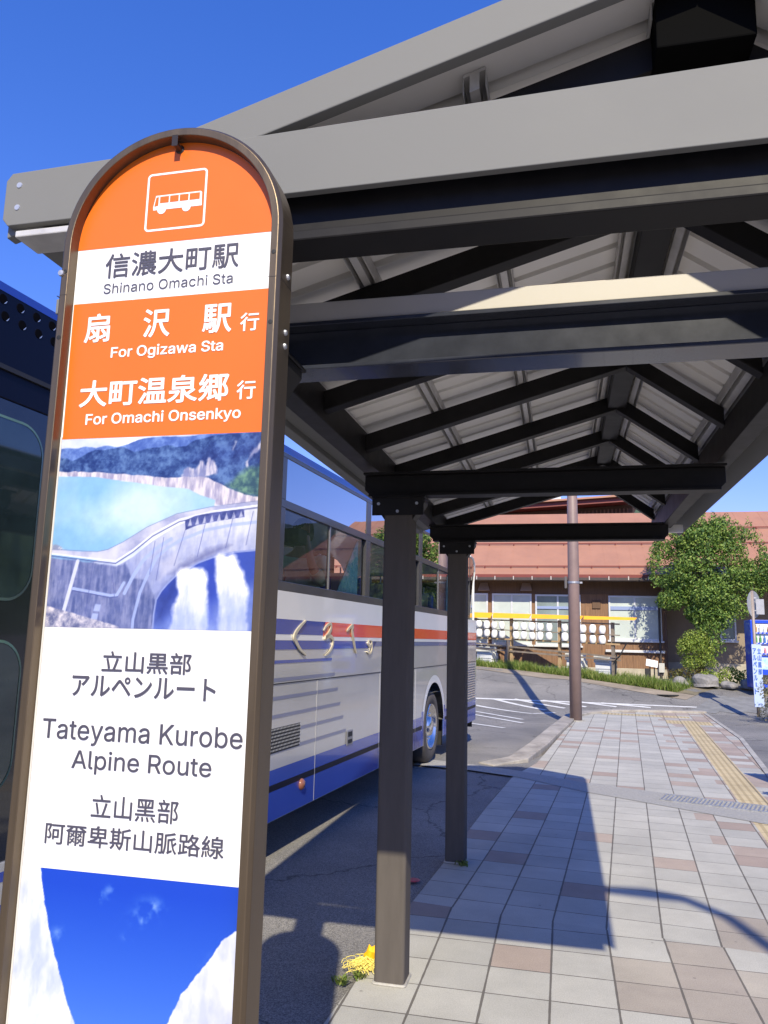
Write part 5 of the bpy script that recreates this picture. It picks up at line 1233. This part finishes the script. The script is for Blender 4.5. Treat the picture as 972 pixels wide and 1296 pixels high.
drink = [mat('drink_%s' % n_, c_, .25, coat=.5) for n_, c_ in (('red', (.5, .06, .06)), ('amber', (.45, .25, .06)), ('green', (.10, .32, .10)), ('blue', (.08, .2, .5)), ('pale', (.65, .66, .62)), ('pink', (.65, .25, .3)), ('brown', (.15, .08, .04)))]
rng = random.Random(12)
for j, z in enumerate((1.50, 1.22, .94)):
    for i in range(9):
        x = vx0+.14+i*.105; mb = MB(); h_ = rng.choice((.17, .2, .15)); mb.lathe([(0, 0), (.03, 0), (.03, h_*.65), (.014, h_*.8), (.014, h_), (0, h_)], (x, vy+.01, vz+z), 'z', 10); mb.build('bottle', drink[(i//2+j*2) % 7 if j else (4 if i % 3 else 1)], vm)
    mb = MB(); mb.box(vx0+.076, vx1-.076, vy-.03, vy+.0395, vz+z-.045, vz+z-.004); mb.build('shelf', VBL, vm)
    mb = MB()
    for i in range(9): mb.box(vx0+.11+i*.105, vx0+.165+i*.105, vy-.034, vy-.0305, vz+z-.035, vz+z-.012)
    mb.build('button_row', ALU, vm)
mb = MB(); mb.box(vx0+.2, vx1-.2, vy+.01, vy+.0295, vz+.12, vz+.36); mb.build('pick_up_flap', RUB, vm, bevel=.01)
mb = MB(); mb.box(vx0+.13, vx0+.42, vy+.02, vy+.0295, vz+.5, vz+.82); mb.build('picture_sticker', mat('sticker_sky', srgb(120, 185, 240), .4, col2=(.75, .8, .85), scale=9), vm)
mb = MB(); mb.box(vx0+.45, vx1-.1, vy+.015, vy+.0295, vz+.45, vz+.55); mb.build('coin_panel', STEEL, vm)

# round sign seen from behind, with a banner tied to its pole
rs = empty('round_road_sign', (4.42, 19.9, 0))
tag(rs, 'grey back of a round road sign on a thin pole, with a blue-lettered banner', 'road sign')
mb = MB(); mb.tube([(4.42, 19.9, -.1), (4.42, 19.9, 2.92)], .036, 12); mb.build('pole', mat('pole_tan', (.30, .25, .22), .5, .2, var=.1), rs, smooth=True)
mb = MB(); ca, sa = math.cos(R(52)), math.sin(R(52)); ring_ = [(.32*math.cos(2*math.pi*k/36), .32*math.sin(2*math.pi*k/36)) for k in range(36)]
mb.add([(4.47+ca*x-sa*t, 19.98+sa*x+ca*t, 2.60+z) for t in (0, .012) for x, z in ring_], [tuple(range(36)), tuple(range(36, 72))]+[(k, (k+1) % 36, 36+(k+1) % 36, 36+k) for k in range(36)]); sb = mb.build('sign_disc', mat('sign_back', (.42, .43, .45), .4, .4, var=.1), rs)
mb = MB(); mb.box(4.38, 4.52, 19.935, 19.955, 2.44, 2.465); mb.box(4.38, 4.52, 19.935, 19.955, 2.74, 2.765); pieces(mb, 'sign_bracket', STEEL, rs)
mb = MB(); mb.box(4.50, 4.68, 19.925, 19.934, 2.36, 2.72); mb.build('back_plate', mat('plate_grey', (.35, .36, .40), .5, var=.1), rs, bevel=.01)
mb = MB(); mb.box(4.335, 4.545, 19.84, 19.862, .22, 1.66); bn = mb.build('banner', mat('banner_pale', srgb(178, 196, 230), .6, var=.05), rs, bevel=.003)
BLT = mat('banner_blue', srgb(48, 92, 178), .5, var=.05)
def vtext(txt, xc, z1, z0, wd):
    n = len(txt)
    for k, ch in enumerate(txt):
        if ch == 'ー':
            mb = MB(); zc = z1-(z1-z0)*(k+.5)/n; mb.box(xc-.012, xc+.012, 19.836, 19.8395, zc-.05, zc+.05); mb.build('lettering', BLT, bn, off=rs['base'])
            continue
        za = z1-(z1-z0)*k/n-.012; zb = z1-(z1-z0)*(k+1)/n+.012
        o = text_mesh('lettering', ch, BLT, xc-wd/2-4.42, xc+wd/2-4.42, zb, za, 19.838-19.9, bn, .004)
vtext('立山黒部', 4.492, 1.58, .95, .082); vtext('アルペンルート', 4.39, 1.58, .5, .078)

# small white floodlight board on the verge
fl = empty('small_board', (2.55, 24.3, .6))
tag(fl, 'small tilted white board on short black legs at the wall foot', 'small board')
mb = MB(); mb.add([(2.38, 24.2, .99), (2.70, 24.2, .93), (2.73, 24.28, 1.12), (2.41, 24.28, 1.18), (2.38, 24.22, .985), (2.70, 24.22, .925), (2.73, 24.3, 1.115), (2.41, 24.3, 1.175)], [(0, 1, 2, 3), (7, 6, 5, 4), (0, 4, 5, 1), (1, 5, 6, 2), (2, 6, 7, 3), (3, 7, 4, 0)]); mb.build('board', WCR, fl)
gz = ground_z(2.5, 24.3)
mb = MB(); mb.tube([(2.5, 24.26, gz-.05), (2.5, 24.26, 1.0)], .02, 6); mb.tube([(2.62, 24.26, gz-.05), (2.62, 24.26, .97)], .02, 6); pieces(mb, 'leg', RUB, fl)
mb = MB(); mb.box(2.36, 2.48, 24.24, 24.36, gz, .9); mb.build('black_box', RUB, fl, bevel=.01)
# manhole
mb = MB(); mb.lathe([(0, 0), (.26, 0), (.30, -.004)], (2.75, 22.55, ground_z(2.75, 22.55)+.012), 'z', 24)
tag(mb.build('manhole_cover', mat('iron', (.09, .085, .08), .6, .4, var=.2, scale=30)), 'dark iron manhole cover in the road beyond the pavement', 'manhole')
# cover slabs of the roadside gutter
mb = MB()
for k in range(3): stripe((3.35+.62*k, 20.75+.1*k), (4.3+.62*k, 22.8+.05*k), .58)
tag(mb.build('slab_path', mat('slab', (.22, .22, .215), .9, var=.2, scale=4)), kind='structure')

# litter at the foot of the near post
YP = mat('litter_yellow', srgb(250, 190, 20), .6, var=.08, scale=30); YP2 = mat('litter_cream', srgb(250, 226, 120), .7, var=.15, scale=40)
lt = empty('yellow_litter', (-.98, 3.98, 0))
tag(lt, 'crumpled yellow wrapper spilling pale yellow paper strips beside the near post', 'litter')
rng = random.Random(21)
mb = MB()
bm = bmesh.new(); bmesh.ops.create_icosphere(bm, subdivisions=2, radius=1)
vs = [Vector((v.co.x*.032, v.co.y*.035, v.co.z*.045+.05))*rng.uniform(.8, 1.2)+Vector((-.945, 4.0, .0)) for v in bm.verts]; fs = [[v.index for v in f.verts] for f in bm.faces]; bm.free()
mb.add(vs, fs); mb.build('wrapper', YP, lt)
mb = MB()
for k in range(260):
    a = rng.uniform(0, 6.28); r_ = abs(rng.gauss(0, .038)); p = Vector((-.965+r_*math.cos(a)*1.25, 3.955+r_*math.sin(a)*.8, rng.uniform(.004, .045)*math.exp(-r_*8)+.004))
    d = rng.uniform(0, 6.28); L_ = rng.uniform(.03, .07); c_ = rng.uniform(-6, 6); pts = []
    for j in range(5): t = j/4; ang = d+c_*t*.3; pts.append(p+Vector((math.cos(ang), math.sin(ang), 0))*L_*t+Vector((0, 0, .012*math.sin(t*3.14))))
    mb.tube(pts, .0015, 4, False)
mb.build('paper_strips', YP2, lt)
def weed(p, n, h, lab, seed):
    rg_ = random.Random(seed); mb = MB()
    for k in range(n):
        a = rg_.uniform(0, 6.28); l = h*rg_.uniform(.5, 1); q = Vector((p[0]+rg_.gauss(0, h*.25), p[1]+rg_.gauss(0, h*.25), .0)); t = q+Vector((math.cos(a)*l*.7, math.sin(a)*l*.7, l*.6)); s_ = Vector((-math.sin(a), math.cos(a), 0))*.004
        m_ = (q+t)/2+Vector((0, 0, l*.2)); mb.add([q-s_, q+s_, m_+s_*1.5, t, m_-s_*1.5], [(0, 1, 2, 3, 4)])
    tag(mb.build('weed', GRS, off=(p[0], p[1], 0)), lab, 'weed', 'weeds at the post feet')
weed((-1.03, 3.78, 0), 30, .06, 'small green weed in front of the yellow litter', 1); weed((-.96, 3.86, 0), 26, .05, 'tiny weed touching the lower edge of the yellow litter', 2); weed((-.72, 5.87, 0), 40, .07, 'weed tuft at the foot of the second post', 3)
mb = MB(); mb.lathe([(0, .004), (.035, .004), (.05, .001)], (-1.005, 5.42, .0), 'z', 12)
tag(mb.build('red_cap', mat('red_plastic', (.45, .03, .03), .4, var=.1), off=(-1.005, 5.42, 0)), 'small flat red cap lying on the asphalt between the two posts', 'cap')

# unseen things added outside the view for the shadows they cast on the pavement
pl = empty('unseen_street_lamp', (2.64, -1.9, 0))
tag(pl, 'street lamp with a bowed arm outside the picture, unseen, added for its curved shadow', 'street lamp')
mb = MB(); mb.tube([(2.64, -1.9, 0), (2.64, -1.9, 5.2), (2.6, -1.9, 5.8), (2.45, -1.88, 6.02), (2.25, -1.87, 6.05), (1.95, -1.85, 6.03)], [.06, .05, .05, .05, .075, .05], 10); mb.build('pole', LPM, pl, smooth=True)
pb = empty('shadow_board', (3.1, 8.9, 0))
tag(pb, 'notice board on two legs outside the picture, unseen, added for its shadow', 'notice board')
mb = MB(); mb.box(2.62, 3.5, 9.35, 9.39, .62, 1.35); mb.build('board', WCR, pb); mb = MB(); mb.box(2.75, 2.8, 9.34, 9.3495, 0, 1.4); mb.box(3.3, 3.35, 9.34, 9.3495, 0, 1.4); pieces(mb, 'leg', STEEL, pb)
bb = [((2.72+.12*k, 8.62+.05*k, .75+.12*(k % 2)), (.22, .2, .16)) for k in range(5)]+[((2.5, 8.6, .82), (.14, .1, .07))]
make_tree('shadow_shrub', (2.9, 8.6, 0), bb, 1500, .035, LF, 'leafy shrub outside the picture, unseen, added for its shadow', 'shrub', trunk=(.7, .03), seed=14)

# ================================================================ HILLS
mb = MB(); n = 900; vs = []; rng = random.Random(31)
tab = [(-60, 62), (-20, 74), (-2, 76), (5, 71), (9.5, 64.5), (12, 61), (18, 58), (28, 60), (45, 66), (90, 55), (180, 45), (300, 62)]
def hill_h(deg):
    for (a0, h0), (a1, h1) in zip(tab, tab[1:]):
        if a0 <= deg < a1: return h0+(h1-h0)*smooth01((deg-a0)/(a1-a0))
    return 62
for i in range(n):
    a = 2*math.pi*i/n; hgt = hill_h((math.degrees(a)+60) % 360-60)+1.6*math.sin(31*a)+1.0*math.sin(73*a+1)+rng.uniform(-.9, .9)
    for r_, k in ((230, 0), (300, .42+.05*math.sin(23*a)), (350, .74+.04*math.sin(41*a+2)), (400, 1), (520, .8)): vs.append((r_*math.sin(a), r_*math.cos(a), -.5+hgt*k+(rng.uniform(-1, 1) if 0 < k < 1 else 0)))
mb.add(vs, [(i*5+j, ((i+1) % n)*5+j, ((i+1) % n)*5+j+1, i*5+j+1) for i in range(n) for j in range(4)])
tag(mb.build('hills', mat('forest', (.022, .05, .028), .95, col2=(.075, .12, .055), scale=.16, var=.4, bump=1, bscale=.5)), kind='structure')
for o in bpy.data.objects:
    if 'base' in o: del o['base']
